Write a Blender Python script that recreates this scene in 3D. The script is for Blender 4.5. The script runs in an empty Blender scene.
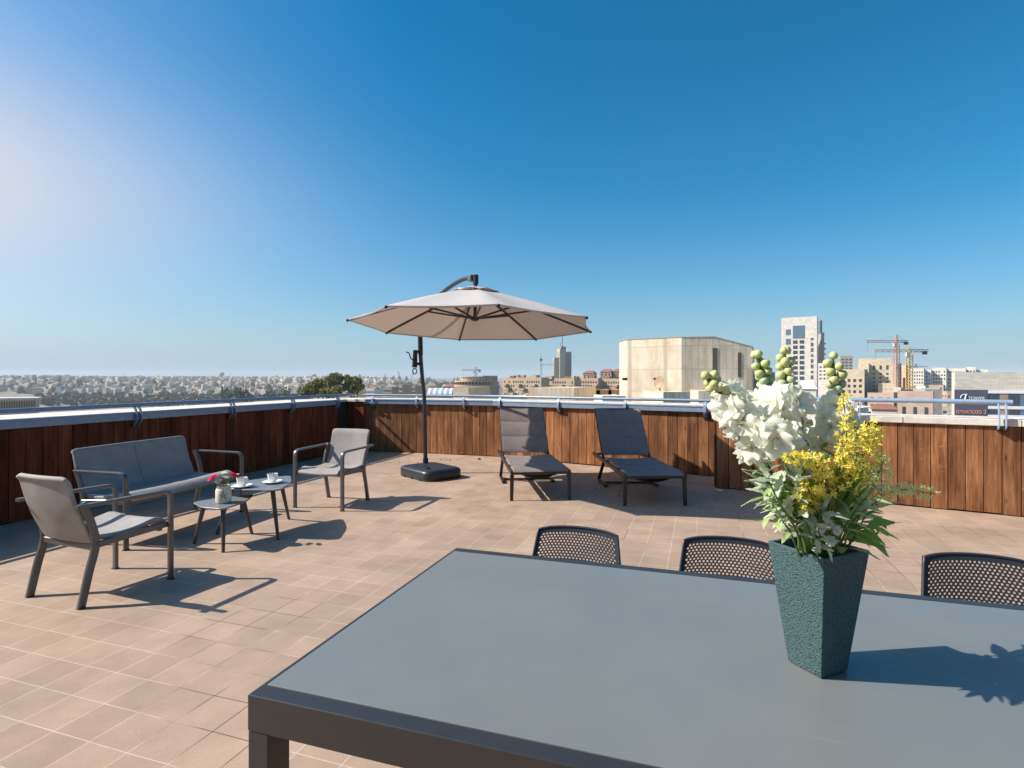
import bpy, bmesh, math, random
from mathutils import Vector, Matrix, noise
random.seed(7)
R = math.radians
scene = bpy.context.scene
C = scene.collection

# ---------------------------------------------------------------- camera, sky, sun, exposure
cam_d = bpy.data.cameras.new('camera')
cam_d.sensor_width = 36.0
cam_d.lens = 560.0 / 1024.0 * 36.0
cam_d.shift_y = -5.3 / 1024.0
cam_d.clip_start = 0.05
cam_d.clip_end = 20000.0
cam = bpy.data.objects.new('camera', cam_d)
C.objects.link(cam)
cam.location = (0, 0, 1.4)
cam.rotation_euler = (R(90), 0, 0)
scene.camera = cam

SUN_EL, SUN_AZ = 39.7, -90.5          # azimuth clockwise from +Y (the viewing direction)
world = bpy.data.worlds.new('World')
scene.world = world
world.use_nodes = True
wn = world.node_tree
bg = wn.nodes['Background']
sky = wn.nodes.new('ShaderNodeTexSky')
sky.sky_type = 'NISHITA'
sky.sun_disc = False
sky.sun_elevation = R(SUN_EL)
sky.sun_rotation = R(SUN_AZ)
sky.altitude = 700
sky.air_density = 1.0
sky.dust_density = 3.2
sky.ozone_density = 4.3
hs = wn.nodes.new('ShaderNodeHueSaturation'); hs.inputs['Saturation'].default_value = 1.50; hs.inputs['Hue'].default_value = 0.4855
wn.links.new(sky.outputs[0], hs.inputs['Color'])
# bright haze low in the sky on the side of the sun
wtc = wn.nodes.new('ShaderNodeTexCoord')
wdt = wn.nodes.new('ShaderNodeVectorMath'); wdt.operation = 'DOT_PRODUCT'; wdt.inputs[1].default_value = (-0.945, 0.253, 0.208)
wn.links.new(wtc.outputs['Generated'], wdt.inputs[0])
wmx = wn.nodes.new('ShaderNodeMath'); wmx.operation = 'MAXIMUM'; wmx.inputs[1].default_value = 0.0
wn.links.new(wdt.outputs['Value'], wmx.inputs[0])
wpw = wn.nodes.new('ShaderNodeMath'); wpw.operation = 'POWER'; wpw.inputs[1].default_value = 5.5
wn.links.new(wmx.outputs[0], wpw.inputs[0])
wsx = wn.nodes.new('ShaderNodeSeparateXYZ'); wn.links.new(wtc.outputs['Generated'], wsx.inputs[0])
wel = wn.nodes.new('ShaderNodeMath'); wel.operation = 'MULTIPLY_ADD'; wel.inputs[1].default_value = 1 / 0.15; wel.inputs[2].default_value = -0.25 / 0.15
wn.links.new(wsx.outputs['Z'], wel.inputs[0])
wsq = wn.nodes.new('ShaderNodeMath'); wsq.operation = 'MULTIPLY'; wn.links.new(wel.outputs[0], wsq.inputs[0]); wn.links.new(wel.outputs[0], wsq.inputs[1])
wng = wn.nodes.new('ShaderNodeMath'); wng.operation = 'MULTIPLY'; wng.inputs[1].default_value = -1.0; wn.links.new(wsq.outputs[0], wng.inputs[0])
wex = wn.nodes.new('ShaderNodeMath'); wex.operation = 'EXPONENT'; wn.links.new(wng.outputs[0], wex.inputs[0])
wfa = wn.nodes.new('ShaderNodeMath'); wfa.operation = 'MULTIPLY'; wn.links.new(wex.outputs[0], wfa.inputs[0]); wn.links.new(wpw.outputs[0], wfa.inputs[1])
wf2 = wn.nodes.new('ShaderNodeMath'); wf2.operation = 'MULTIPLY'; wf2.inputs[1].default_value = 2.0; wf2.use_clamp = True; wn.links.new(wfa.outputs[0], wf2.inputs[0])
wmi = wn.nodes.new('ShaderNodeMix'); wmi.data_type = 'RGBA'; wn.links.new(wf2.outputs[0], wmi.inputs['Factor'])
whz = wn.nodes.new('ShaderNodeMath'); whz.operation = 'MULTIPLY'; whz.inputs[1].default_value = -1 / 0.125; wn.links.new(wsx.outputs['Z'], whz.inputs[0])
whe = wn.nodes.new('ShaderNodeMath'); whe.operation = 'EXPONENT'; whe.use_clamp = True; wn.links.new(whz.outputs[0], whe.inputs[0])
whf = wn.nodes.new('ShaderNodeMath'); whf.operation = 'MULTIPLY'; whf.inputs[1].default_value = 0.85; wn.links.new(whe.outputs[0], whf.inputs[0])
whm = wn.nodes.new('ShaderNodeMix'); whm.data_type = 'RGBA'; wn.links.new(whf.outputs[0], whm.inputs['Factor'])
wn.links.new(hs.outputs[0], whm.inputs['A']); whm.inputs['B'].default_value = (2.45, 4.1, 5.3, 1)
wn.links.new(whm.outputs['Result'], wmi.inputs['A']); wmi.inputs['B'].default_value = (5.0, 4.85, 5.15, 1)
wn.links.new(wmi.outputs['Result'], bg.inputs[0])
bg.inputs[1].default_value = 0.100

sun_d = bpy.data.lights.new('sun', 'SUN')
sun_d.energy = 5.0
sun_d.angle = R(0.53)
sun_d.color = (1.0, 0.93, 0.84)
sun = bpy.data.objects.new('sun', sun_d)
C.objects.link(sun)
ts = Vector((math.sin(R(SUN_AZ)) * math.cos(R(SUN_EL)), math.cos(R(SUN_AZ)) * math.cos(R(SUN_EL)), math.sin(R(SUN_EL))))
sun.rotation_euler = ts.to_track_quat('Z', 'Y').to_euler()

vs = scene.view_settings
vs.view_transform = 'Standard'
vs.look = 'None'
vs.exposure = 0.60
vs.gamma = 1.0
vs.use_curve_mapping = False
scene.cycles.use_denoising = True
scene.cycles.max_bounces = 8
scene.cycles.transparent_max_bounces = 8
scene.cycles.volume_bounces = 0
scene.cycles.caustics_reflective = False
scene.cycles.caustics_refractive = False

# ---------------------------------------------------------------- measuring helpers
EYE, HOR, F = 1.4, 378.7, 560.0
def P(x, y, h=0.0):
    """point of the horizontal plane z = h seen at picture position x, y"""
    Y = (EYE - h) * F / (y - HOR)
    return Vector(((x - 512) / F * Y, Y, h))
def D(x, y, Y):
    """point at depth Y seen at picture position x, y"""
    return Vector(((x - 512) / F * Y, Y, EYE + (HOR - y) / F * Y))

# ---------------------------------------------------------------- materials
def nodes_of(m):
    m.use_nodes = True
    return m.node_tree.nodes, m.node_tree.links
def mat(name, col, rough=0.6, metal=0.0, var=0.0, scale=20.0, bump=0.0, bscale=200.0, spec=0.5, island=0.0, stretch=None, translucent=0.0, tcol=None):
    m = bpy.data.materials.new(name)
    n, l = nodes_of(m)
    b = n['Principled BSDF']
    b.inputs['Base Color'].default_value = (*col, 1)
    b.inputs['Roughness'].default_value = rough
    b.inputs['Metallic'].default_value = metal
    b.inputs['Specular IOR Level'].default_value = spec
    tc = n.new('ShaderNodeTexCoord')
    src = tc.outputs['Object']
    if stretch:
        mp = n.new('ShaderNodeMapping'); mp.inputs['Scale'].default_value = stretch
        l.new(src, mp.inputs[0]); src = mp.outputs[0]
    colout = None
    if var > 0:
        t = n.new('ShaderNodeTexNoise'); t.inputs['Scale'].default_value = scale; t.inputs['Detail'].default_value = 6
        t.inputs['Roughness'].default_value = 0.65
        l.new(src, t.inputs['Vector'])
        r = n.new('ShaderNodeMapRange')
        r.inputs[1].default_value = 0.3; r.inputs[2].default_value = 0.7
        r.inputs[3].default_value = 1 - var; r.inputs[4].default_value = 1 + var
        l.new(t.outputs[0], r.inputs[0])
        v = n.new('ShaderNodeHueSaturation'); v.inputs['Color'].default_value = (*col, 1)
        l.new(r.outputs[0], v.inputs['Value'])
        colout = v.outputs[0]
    if island > 0:
        g = n.new('ShaderNodeNewGeometry')
        r = n.new('ShaderNodeMapRange'); r.inputs[3].default_value = 1 - island; r.inputs[4].default_value = 1 + island
        l.new(g.outputs['Random Per Island'], r.inputs[0])
        v = n.new('ShaderNodeHueSaturation'); v.inputs['Color'].default_value = (*col, 1)
        if colout: l.new(colout, v.inputs['Color'])
        l.new(r.outputs[0], v.inputs['Value'])
        colout = v.outputs[0]
    if colout: l.new(colout, b.inputs['Base Color'])
    if bump > 0:
        t = n.new('ShaderNodeTexNoise'); t.inputs['Scale'].default_value = bscale; t.inputs['Detail'].default_value = 4
        l.new(src, t.inputs['Vector'])
        bp = n.new('ShaderNodeBump'); bp.inputs['Strength'].default_value = bump; bp.inputs['Distance'].default_value = 0.01
        l.new(t.outputs[0], bp.inputs['Height']); l.new(bp.outputs[0], b.inputs['Normal'])
    if translucent > 0:
        tr = n.new('ShaderNodeBsdfTranslucent'); tr.inputs[0].default_value = (*(tcol or col), 1)
        if colout and not tcol: l.new(colout, tr.inputs[0])
        mx = n.new('ShaderNodeMixShader'); mx.inputs[0].default_value = translucent
        l.new(b.outputs[0], mx.inputs[1]); l.new(tr.outputs[0], mx.inputs[2])
        l.new(mx.outputs[0], n['Material Output'].inputs[0])
    return m

def fabric(name, col, scale=900.0, island=0.0):
    """woven outdoor sling: fine crossed threads"""
    m = bpy.data.materials.new(name)
    n, l = nodes_of(m); b = n['Principled BSDF']
    b.inputs['Roughness'].default_value = 0.75
    b.inputs['Specular IOR Level'].default_value = 0.3
    tc = n.new('ShaderNodeTexCoord')
    w1 = n.new('ShaderNodeTexWave'); w1.bands_direction = 'X'; w1.inputs['Scale'].default_value = scale / 6.28
    w2 = n.new('ShaderNodeTexWave'); w2.bands_direction = 'Z'; w2.inputs['Scale'].default_value = scale / 6.28
    t = n.new('ShaderNodeTexNoise'); t.inputs['Scale'].default_value = 9; t.inputs['Detail'].default_value = 8
    for w in (w1, w2, t): l.new(tc.outputs['Object'], w.inputs['Vector'])
    mul = n.new('ShaderNodeMath'); mul.operation = 'MULTIPLY'
    l.new(w1.outputs['Fac'], mul.inputs[0]); l.new(w2.outputs['Fac'], mul.inputs[1])
    ad = n.new('ShaderNodeMath'); ad.operation = 'MULTIPLY_ADD'; ad.inputs[1].default_value = 0.35; 
    l.new(mul.outputs[0], ad.inputs[0]); l.new(t.outputs[0], ad.inputs[2])
    r = n.new('ShaderNodeMapRange'); r.inputs[1].default_value = 0.3; r.inputs[2].default_value = 0.95
    r.inputs[3].default_value = 0.82; r.inputs[4].default_value = 1.15
    l.new(ad.outputs[0], r.inputs[0])
    v = n.new('ShaderNodeHueSaturation'); v.inputs['Color'].default_value = (*col, 1)
    l.new(r.outputs[0], v.inputs['Value']); l.new(v.outputs[0], b.inputs['Base Color'])
    bp = n.new('ShaderNodeBump'); bp.inputs['Strength'].default_value = 0.25; bp.inputs['Distance'].default_value = 0.001
    l.new(mul.outputs[0], bp.inputs['Height']); l.new(bp.outputs[0], b.inputs['Normal'])
    return m

def wood_mat(name, c_dark, c_mid, c_pale, wear=0.35):
    m = bpy.data.materials.new(name)
    n, l = nodes_of(m); b = n['Principled BSDF']
    b.inputs['Roughness'].default_value = 0.7
    b.inputs['Specular IOR Level'].default_value = 0.15
    tc = n.new('ShaderNodeTexCoord'); g = n.new('ShaderNodeNewGeometry')
    off = n.new('ShaderNodeVectorMath'); off.operation = 'SCALE'; off.inputs[0].default_value = (7.3, 3.1, 11.7)
    l.new(g.outputs['Random Per Island'], off.inputs['Scale'])
    add = n.new('ShaderNodeVectorMath'); l.new(tc.outputs['Object'], add.inputs[0]); l.new(off.outputs[0], add.inputs[1])
    mp = n.new('ShaderNodeMapping'); mp.inputs['Scale'].default_value = (26, 26, 1.3); l.new(add.outputs[0], mp.inputs[0])
    gr = n.new('ShaderNodeTexNoise'); gr.inputs['Scale'].default_value = 1.6; gr.inputs['Detail'].default_value = 9; gr.inputs['Roughness'].default_value = 0.7
    gr.inputs['Distortion'].default_value = 0.6
    l.new(mp.outputs[0], gr.inputs['Vector'])
    mp2 = n.new('ShaderNodeMapping'); mp2.inputs['Scale'].default_value = (5, 5, 1.6); l.new(add.outputs[0], mp2.inputs[0])
    bl = n.new('ShaderNodeTexNoise'); bl.inputs['Scale'].default_value = 1.0; bl.inputs['Detail'].default_value = 5
    l.new(mp2.outputs[0], bl.inputs['Vector'])
    cr = n.new('ShaderNodeValToRGB')
    cr.color_ramp.elements[0].position = 0.36; cr.color_ramp.elements[0].color = (*c_dark, 1)
    cr.color_ramp.elements[1].position = 0.70; cr.color_ramp.elements[1].color = (*c_pale, 1)
    e = cr.color_ramp.elements.new(0.54); e.color = (*c_mid, 1)
    mixf = n.new('ShaderNodeMath'); mixf.operation = 'MULTIPLY_ADD'; mixf.inputs[1].default_value = 0.6
    l.new(gr.outputs[0], mixf.inputs[0])
    half = n.new('ShaderNodeMath'); half.operation = 'MULTIPLY'; half.inputs[1].default_value = 0.42
    l.new(bl.outputs[0], half.inputs[0]); l.new(half.outputs[0], mixf.inputs[2])
    l.new(mixf.outputs[0], cr.inputs[0])
    # pale scuffs and knots
    mp3 = n.new('ShaderNodeMapping'); mp3.inputs['Scale'].default_value = (5, 5, 13); l.new(add.outputs[0], mp3.inputs[0])
    sc = n.new('ShaderNodeTexNoise'); sc.inputs['Scale'].default_value = 1.0; sc.inputs['Detail'].default_value = 8; sc.inputs['Roughness'].default_value = 0.8
    l.new(mp3.outputs[0], sc.inputs['Vector'])
    sr = n.new('ShaderNodeMapRange'); sr.inputs[1].default_value = 0.60; sr.inputs[2].default_value = 0.76; sr.inputs[4].default_value = wear
    l.new(sc.outputs[0], sr.inputs[0])
    mx = n.new('ShaderNodeMix'); mx.data_type = 'RGBA'
    l.new(sr.outputs[0], mx.inputs['Factor']); l.new(cr.outputs[0], mx.inputs['A']); mx.inputs['B'].default_value = (c_pale[0] * 1.7, c_pale[1] * 1.75, c_pale[2] * 1.8, 1)
    mp4 = n.new('ShaderNodeMapping'); mp4.inputs['Scale'].default_value = (11, 11, 3.2); l.new(add.outputs[0], mp4.inputs[0])
    kn = n.new('ShaderNodeTexVoronoi'); kn.inputs['Scale'].default_value = 1.0; l.new(mp4.outputs[0], kn.inputs['Vector'])
    kr = n.new('ShaderNodeMapRange'); kr.inputs[1].default_value = 0.04; kr.inputs[2].default_value = 0.13; kr.inputs[3].default_value = 0.35; kr.inputs[4].default_value = 1.0
    l.new(kn.outputs['Distance'], kr.inputs[0])
    r = n.new('ShaderNodeMapRange'); r.inputs[3].default_value = 0.66; r.inputs[4].default_value = 1.32
    l.new(g.outputs['Random Per Island'], r.inputs[0])
    v = n.new('ShaderNodeHueSaturation'); l.new(mx.outputs['Result'], v.inputs['Color'])
    km = n.new('ShaderNodeMath'); km.operation = 'MULTIPLY'; l.new(r.outputs[0], km.inputs[0]); l.new(kr.outputs[0], km.inputs[1]); l.new(km.outputs[0], v.inputs['Value'])
    l.new(v.outputs[0], b.inputs['Base Color'])
    bp = n.new('ShaderNodeBump'); bp.inputs['Strength'].default_value = 0.35; bp.inputs['Distance'].default_value = 0.003
    l.new(gr.outputs[0], bp.inputs['Height']); l.new(bp.outputs[0], b.inputs['Normal'])
    return m

def tile_mat():
    m = bpy.data.materials.new('terracotta_tiles')
    n, l = nodes_of(m); b = n['Principled BSDF']
    b.inputs['Specular IOR Level'].default_value = 0.3
    tc = n.new('ShaderNodeTexCoord')
    mp = n.new('ShaderNodeMapping'); mp.inputs['Rotation'].default_value = (0, 0, R(18.6)); mp.inputs['Location'].default_value = (0.03, 0.07, 0)
    l.new(tc.outputs['Object'], mp.inputs[0])
    wob = n.new('ShaderNodeTexNoise'); wob.inputs['Scale'].default_value = 3.0; wob.inputs['Detail'].default_value = 3
    l.new(tc.outputs['Object'], wob.inputs['Vector'])
    ws = n.new('ShaderNodeVectorMath'); ws.operation = 'MULTIPLY_ADD'; ws.inputs[1].default_value = (0.008, 0.008, 0); 
    l.new(wob.outputs['Color'], ws.inputs[0]); l.new(mp.outputs[0], ws.inputs[2])
    br = n.new('ShaderNodeTexBrick')
    br.offset = 0.0; br.squash = 1.0
    br.inputs['Scale'].default_value = 1.0
    br.inputs['Brick Width'].default_value = 0.2
    br.inputs['Row Height'].default_value = 0.2
    br.inputs['Mortar Size'].default_value = 0.0030
    br.inputs['Mortar Smooth'].default_value = 0.4
    br.inputs['Bias'].default_value = 0.0
    br.inputs['Color1'].default_value = (0.340, 0.242, 0.174, 1)
    br.inputs['Color2'].default_value = (0.395, 0.284, 0.205, 1)
    br.inputs['Mortar'].default_value = (0.52, 0.40, 0.305, 1)
    l.new(ws.outputs[0], br.inputs['Vector'])
    # joints that have gone dark here and there
    dk = n.new('ShaderNodeTexNoise'); dk.inputs['Scale'].default_value = 1.1; dk.inputs['Detail'].default_value = 3
    l.new(tc.outputs['Object'], dk.inputs['Vector'])
    dr = n.new('ShaderNodeMapRange'); dr.inputs[1].default_value = 0.53; dr.inputs[2].default_value = 0.60
    l.new(dk.outputs[0], dr.inputs[0])
    dm = n.new('ShaderNodeMath'); dm.operation = 'MULTIPLY'; l.new(dr.outputs[0], dm.inputs[0]); l.new(br.outputs['Fac'], dm.inputs[1])
    dm2 = n.new('ShaderNodeMath'); dm2.operation = 'MULTIPLY'; dm2.inputs[1].default_value = 0.95; l.new(dm.outputs[0], dm2.inputs[0])
    j = n.new('ShaderNodeMix'); j.data_type = 'RGBA'; l.new(dm2.outputs[0], j.inputs['Factor']); l.new(br.outputs['Color'], j.inputs['A'])
    j.inputs['B'].default_value = (0.09, 0.065, 0.05, 1)
    # cloudy wear and fine grain
    w = n.new('ShaderNodeTexNoise'); w.inputs['Scale'].default_value = 1.7; w.inputs['Detail'].default_value = 9; w.inputs['Roughness'].default_value = 0.7
    l.new(tc.outputs['Object'], w.inputs['Vector'])
    gr = n.new('ShaderNodeTexNoise'); gr.inputs['Scale'].default_value = 160; gr.inputs['Detail'].default_value = 3
    l.new(tc.outputs['Object'], gr.inputs['Vector'])
    wr = n.new('ShaderNodeMapRange'); wr.inputs[1].default_value = 0.3; wr.inputs[2].default_value = 0.7; wr.inputs[3].default_value = 0.78; wr.inputs[4].default_value = 1.16
    l.new(w.outputs[0], wr.inputs[0])
    gg = n.new('ShaderNodeMapRange'); gg.inputs[1].default_value = 0.3; gg.inputs[2].default_value = 0.7; gg.inputs[3].default_value = 0.88; gg.inputs[4].default_value = 1.10
    l.new(gr.outputs[0], gg.inputs[0])
    mm = n.new('ShaderNodeMath'); mm.operation = 'MULTIPLY'; l.new(wr.outputs[0], mm.inputs[0]); l.new(gg.outputs[0], mm.inputs[1])
    v = n.new('ShaderNodeHueSaturation'); l.new(j.outputs['Result'], v.inputs['Color']); l.new(mm.outputs[0], v.inputs['Value'])
    # sparse pale mineral spots and dark drips
    sp = n.new('ShaderNodeTexNoise'); sp.inputs['Scale'].default_value = 6.5; sp.inputs['Detail'].default_value = 7; sp.inputs['Roughness'].default_value = 0.75
    l.new(tc.outputs['Object'], sp.inputs['Vector'])
    sr = n.new('ShaderNodeMapRange'); sr.inputs[1].default_value = 0.62; sr.inputs[2].default_value = 0.78; sr.inputs[4].default_value = 0.35
    l.new(sp.outputs[0], sr.inputs[0])
    s = n.new('ShaderNodeMix'); s.data_type = 'RGBA'; l.new(sr.outputs[0], s.inputs['Factor']); l.new(v.outputs[0], s.inputs['A'])
    s.inputs['B'].default_value = (0.60, 0.47, 0.36, 1)
    l.new(s.outputs['Result'], b.inputs['Base Color'])
    rr = n.new('ShaderNodeMapRange'); rr.inputs[3].default_value = 0.48; rr.inputs[4].default_value = 0.75
    l.new(w.outputs[0], rr.inputs[0]); l.new(rr.outputs[0], b.inputs['Roughness'])
    inv = n.new('ShaderNodeMath'); inv.operation = 'MULTIPLY_ADD'; inv.inputs[1].default_value = -1.0
    l.new(br.outputs['Fac'], inv.inputs[0])
    gsm = n.new('ShaderNodeMath'); gsm.operation = 'MULTIPLY'; gsm.inputs[1].default_value = 0.25; l.new(gr.outputs[0], gsm.inputs[0])
    l.new(gsm.outputs[0], inv.inputs[2])
    bp = n.new('ShaderNodeBump'); bp.inputs['Strength'].default_value = 0.4; bp.inputs['Distance'].default_value = 0.002
    l.new(inv.outputs[0], bp.inputs['Height']); l.new(bp.outputs[0], b.inputs['Normal'])
    return m

def stone_mat(name, col, bw=0.6, rh=0.3, mort=0.008, var=0.1, stain=0.0, vertical=False, mcol=None):
    m = bpy.data.materials.new(name)
    n, l = nodes_of(m); b = n['Principled BSDF']
    b.inputs['Roughness'].default_value = 0.85; b.inputs['Specular IOR Level'].default_value = 0.2
    tc = n.new('ShaderNodeTexCoord')
    # wrap the courses round the walls: x + y along, z up
    sx = n.new('ShaderNodeSeparateXYZ'); l.new(tc.outputs['Object'], sx.inputs[0])
    ax = n.new('ShaderNodeMath'); l.new(sx.outputs[0], ax.inputs[0]); l.new(sx.outputs[1], ax.inputs[1])
    cx = n.new('ShaderNodeCombineXYZ')
    l.new(ax.outputs[0], cx.inputs[0]); l.new(sx.outputs[2], cx.inputs[1])
    br = n.new('ShaderNodeTexBrick'); br.inputs['Scale'].default_value = 1.0
    br.inputs['Brick Width'].default_value = bw; br.inputs['Row Height'].default_value = rh; br.inputs['Mortar Size'].default_value = mort
    br.offset = 0.0 if vertical else 0.5
    lo = tuple(c * (1 - var) for c in col); hi = tuple(min(1, c * (1 + var)) for c in col)
    br.inputs['Color1'].default_value = (*lo, 1); br.inputs['Color2'].default_value = (*hi, 1)
    br.inputs['Mortar'].default_value = (*(mcol or tuple(c * 0.7 for c in col)), 1)
    l.new(cx.outputs[0], br.inputs['Vector'])
    out = br.outputs['Color']
    t = n.new('ShaderNodeTexNoise'); t.inputs['Scale'].default_value = 0.5; t.inputs['Detail'].default_value = 8; t.inputs['Roughness'].default_value = 0.7
    l.new(tc.outputs['Object'], t.inputs['Vector'])
    r = n.new('ShaderNodeMapRange'); r.inputs[1].default_value = 0.3; r.inputs[2].default_value = 0.7; r.inputs[3].default_value = 0.88; r.inputs[4].default_value = 1.1
    l.new(t.outputs[0], r.inputs[0])
    v = n.new('ShaderNodeHueSaturation'); l.new(out, v.inputs['Color']); l.new(r.outputs[0], v.inputs['Value']); out = v.outputs[0]
    if stain > 0:
        mp = n.new('ShaderNodeMapping'); mp.inputs['Scale'].default_value = (0.9, 0.9, 0.25); l.new(tc.outputs['Object'], mp.inputs[0])
        s = n.new('ShaderNodeTexNoise'); s.inputs['Scale'].default_value = 1.0; s.inputs['Detail'].default_value = 9; s.inputs['Roughness'].default_value = 0.75
        l.new(mp.outputs[0], s.inputs['Vector'])
        sr = n.new('ShaderNodeMapRange'); sr.inputs[1].default_value = 0.48; sr.inputs[2].default_value = 0.72; sr.inputs[4].default_value = stain
        l.new(s.outputs[0], sr.inputs[0])
        mx = n.new('ShaderNodeMix'); mx.data_type = 'RGBA'; l.new(sr.outputs[0], mx.inputs['Factor']); l.new(out, mx.inputs['A'])
        mx.inputs['B'].default_value = (col[0] * 0.72, col[1] * 0.56, col[2] * 0.40, 1); out = mx.outputs['Result']
    l.new(out, b.inputs['Base Color'])
    return m

M = {}
M['tile'] = tile_mat()
M['wood'] = wood_mat('shade_toned_wood', (0.048, 0.010, 0.004), (0.150, 0.036, 0.013), (0.29, 0.085, 0.034), 0.3)  # planks of the walls in shade, the shade put into their colour
M['wood_pale'] = wood_mat('sunlit_toned_worn_wood', (0.075, 0.027, 0.011), (0.25, 0.108, 0.046), (0.46, 0.235, 0.118), 0.6)  # same planks with sunlight put into the colour, plus more pale scuffs
M['core'] = mat('dark_backing', (0.02, 0.014, 0.01), 0.9)
M['coping'] = mat('pale_coping_stone', (0.60, 0.55, 0.48), 0.8, var=0.26, scale=4, bump=0.3, bscale=60)
M['plaster'] = mat('cream_plaster', (0.55, 0.47, 0.37), 0.85, var=0.12, scale=3)
M['galv'] = mat('galvanised_steel', (0.24, 0.30, 0.39), 0.42, 0.35, var=0.12, scale=14, stretch=(1, 1, 1))
M['rail'] = mat('blue_grey_painted_steel', (0.30, 0.40, 0.53), 0.38, 0.25, var=0.10, scale=9)
M['black'] = mat('black_plastic', (0.012, 0.012, 0.013), 0.5)
M['alu'] = mat('taupe_powder_coated_aluminium', (0.115, 0.108, 0.102), 0.34, 0.25, var=0.06, scale=30, spec=0.6)
M['sling'] = fabric('grey_sling', (0.300, 0.272, 0.258))
M['sling_warm'] = fabric('warm_grey_sling', (0.33, 0.31, 0.29))
M['lsling'] = fabric('slate_sling', (0.235, 0.195, 0.180))
M['lframe'] = mat('bronze_frame', (0.030, 0.026, 0.024), 0.4, 0.3, spec=0.6)
M['seam'] = mat('dark_seam', (0.06, 0.06, 0.068), 0.8)
def glass_top_mat():
    m = mat('frosted_glass_top', (0.158, 0.170, 0.166), 0.4, 0.0, var=0.05, scale=2.2, bump=0.02, bscale=700)
    n, l = nodes_of(m); b = n['Principled BSDF']; tc = n.new('ShaderNodeTexCoord')
    a = n.new('ShaderNodeTexNoise'); a.inputs['Scale'].default_value = 3.5; a.inputs['Detail'].default_value = 8; a.inputs['Distortion'].default_value = 1.2
    l.new(tc.outputs['Object'], a.inputs['Vector'])
    r = n.new('ShaderNodeMapRange'); r.inputs[1].default_value = 0.35; r.inputs[2].default_value = 0.68; r.inputs[3].default_value = 0.30; r.inputs[4].default_value = 0.50
    l.new(a.outputs[0], r.inputs[0]); l.new(r.outputs[0], b.inputs['Roughness'])
    # fine pale scratches and specks of dust over the colour
    mp = n.new('ShaderNodeMapping'); mp.inputs['Scale'].default_value = (3, 160, 1); mp.inputs['Rotation'].default_value = (0, 0, 0.5); l.new(tc.outputs['Object'], mp.inputs[0])
    s = n.new('ShaderNodeTexNoise'); s.inputs['Scale'].default_value = 1.0; s.inputs['Detail'].default_value = 3; l.new(mp.outputs[0], s.inputs['Vector'])
    d = n.new('ShaderNodeTexNoise'); d.inputs['Scale'].default_value = 420; d.inputs['Detail'].default_value = 2; l.new(tc.outputs['Object'], d.inputs['Vector'])
    sr = n.new('ShaderNodeMapRange'); sr.inputs[1].default_value = 0.70; sr.inputs[2].default_value = 0.80; sr.inputs[4].default_value = 0.10; l.new(s.outputs[0], sr.inputs[0])
    dr = n.new('ShaderNodeMapRange'); dr.inputs[1].default_value = 0.70; dr.inputs[2].default_value = 0.78; dr.inputs[4].default_value = 0.16; l.new(d.outputs[0], dr.inputs[0])
    ad = n.new('ShaderNodeMath'); l.new(sr.outputs[0], ad.inputs[0]); l.new(dr.outputs[0], ad.inputs[1])
    mx = n.new('ShaderNodeMix'); mx.data_type = 'RGBA'; l.new(ad.outputs[0], mx.inputs['Factor'])
    src = b.inputs['Base Color'].links[0].from_socket; l.new(src, mx.inputs['A']); mx.inputs['B'].default_value = (0.5, 0.5, 0.47, 1); l.new(mx.outputs['Result'], b.inputs['Base Color'])
    return m
M['glass_top'] = glass_top_mat()
M['tframe'] = mat('charcoal_aluminium', (0.040, 0.038, 0.038), 0.38, 0.3, var=0.08, scale=25, spec=0.6)
M['resin'] = mat('anthracite_resin', (0.022, 0.027, 0.036), 0.42, var=0.05, scale=40, spec=0.5)
M['canopy'] = mat('parasol_fabric', (0.71, 0.69, 0.68), 0.9, var=0.03, scale=5, spec=0.1, bump=0.08, bscale=30, translucent=0.44, tcol=(0.66, 0.57, 0.50))
M['pole'] = mat('dark_grey_pole', (0.045, 0.048, 0.052), 0.35, 0.4, spec=0.6)
M['base'] = mat('black_base', (0.022, 0.024, 0.028), 0.38, var=0.1, scale=8, bump=0.05, bscale=300)
M['ctop'] = mat('grey_table_top', (0.175, 0.185, 0.195), 0.38, 0.1, var=0.05, scale=18)
M['cleg'] = mat('brown_grey_leg', (0.070, 0.062, 0.056), 0.42, 0.2)
M['china'] = mat('white_china', (0.80, 0.79, 0.76), 0.12, spec=0.6)
M['coffee'] = mat('coffee', (0.03, 0.014, 0.007), 0.15)
M['jar'] = mat('cream_jar', (0.66, 0.60, 0.48), 0.6, var=0.13, scale=60, bump=0.4, bscale=120)
M['jarprint'] = mat('twig_print', (0.16, 0.12, 0.07), 0.8)
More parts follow.
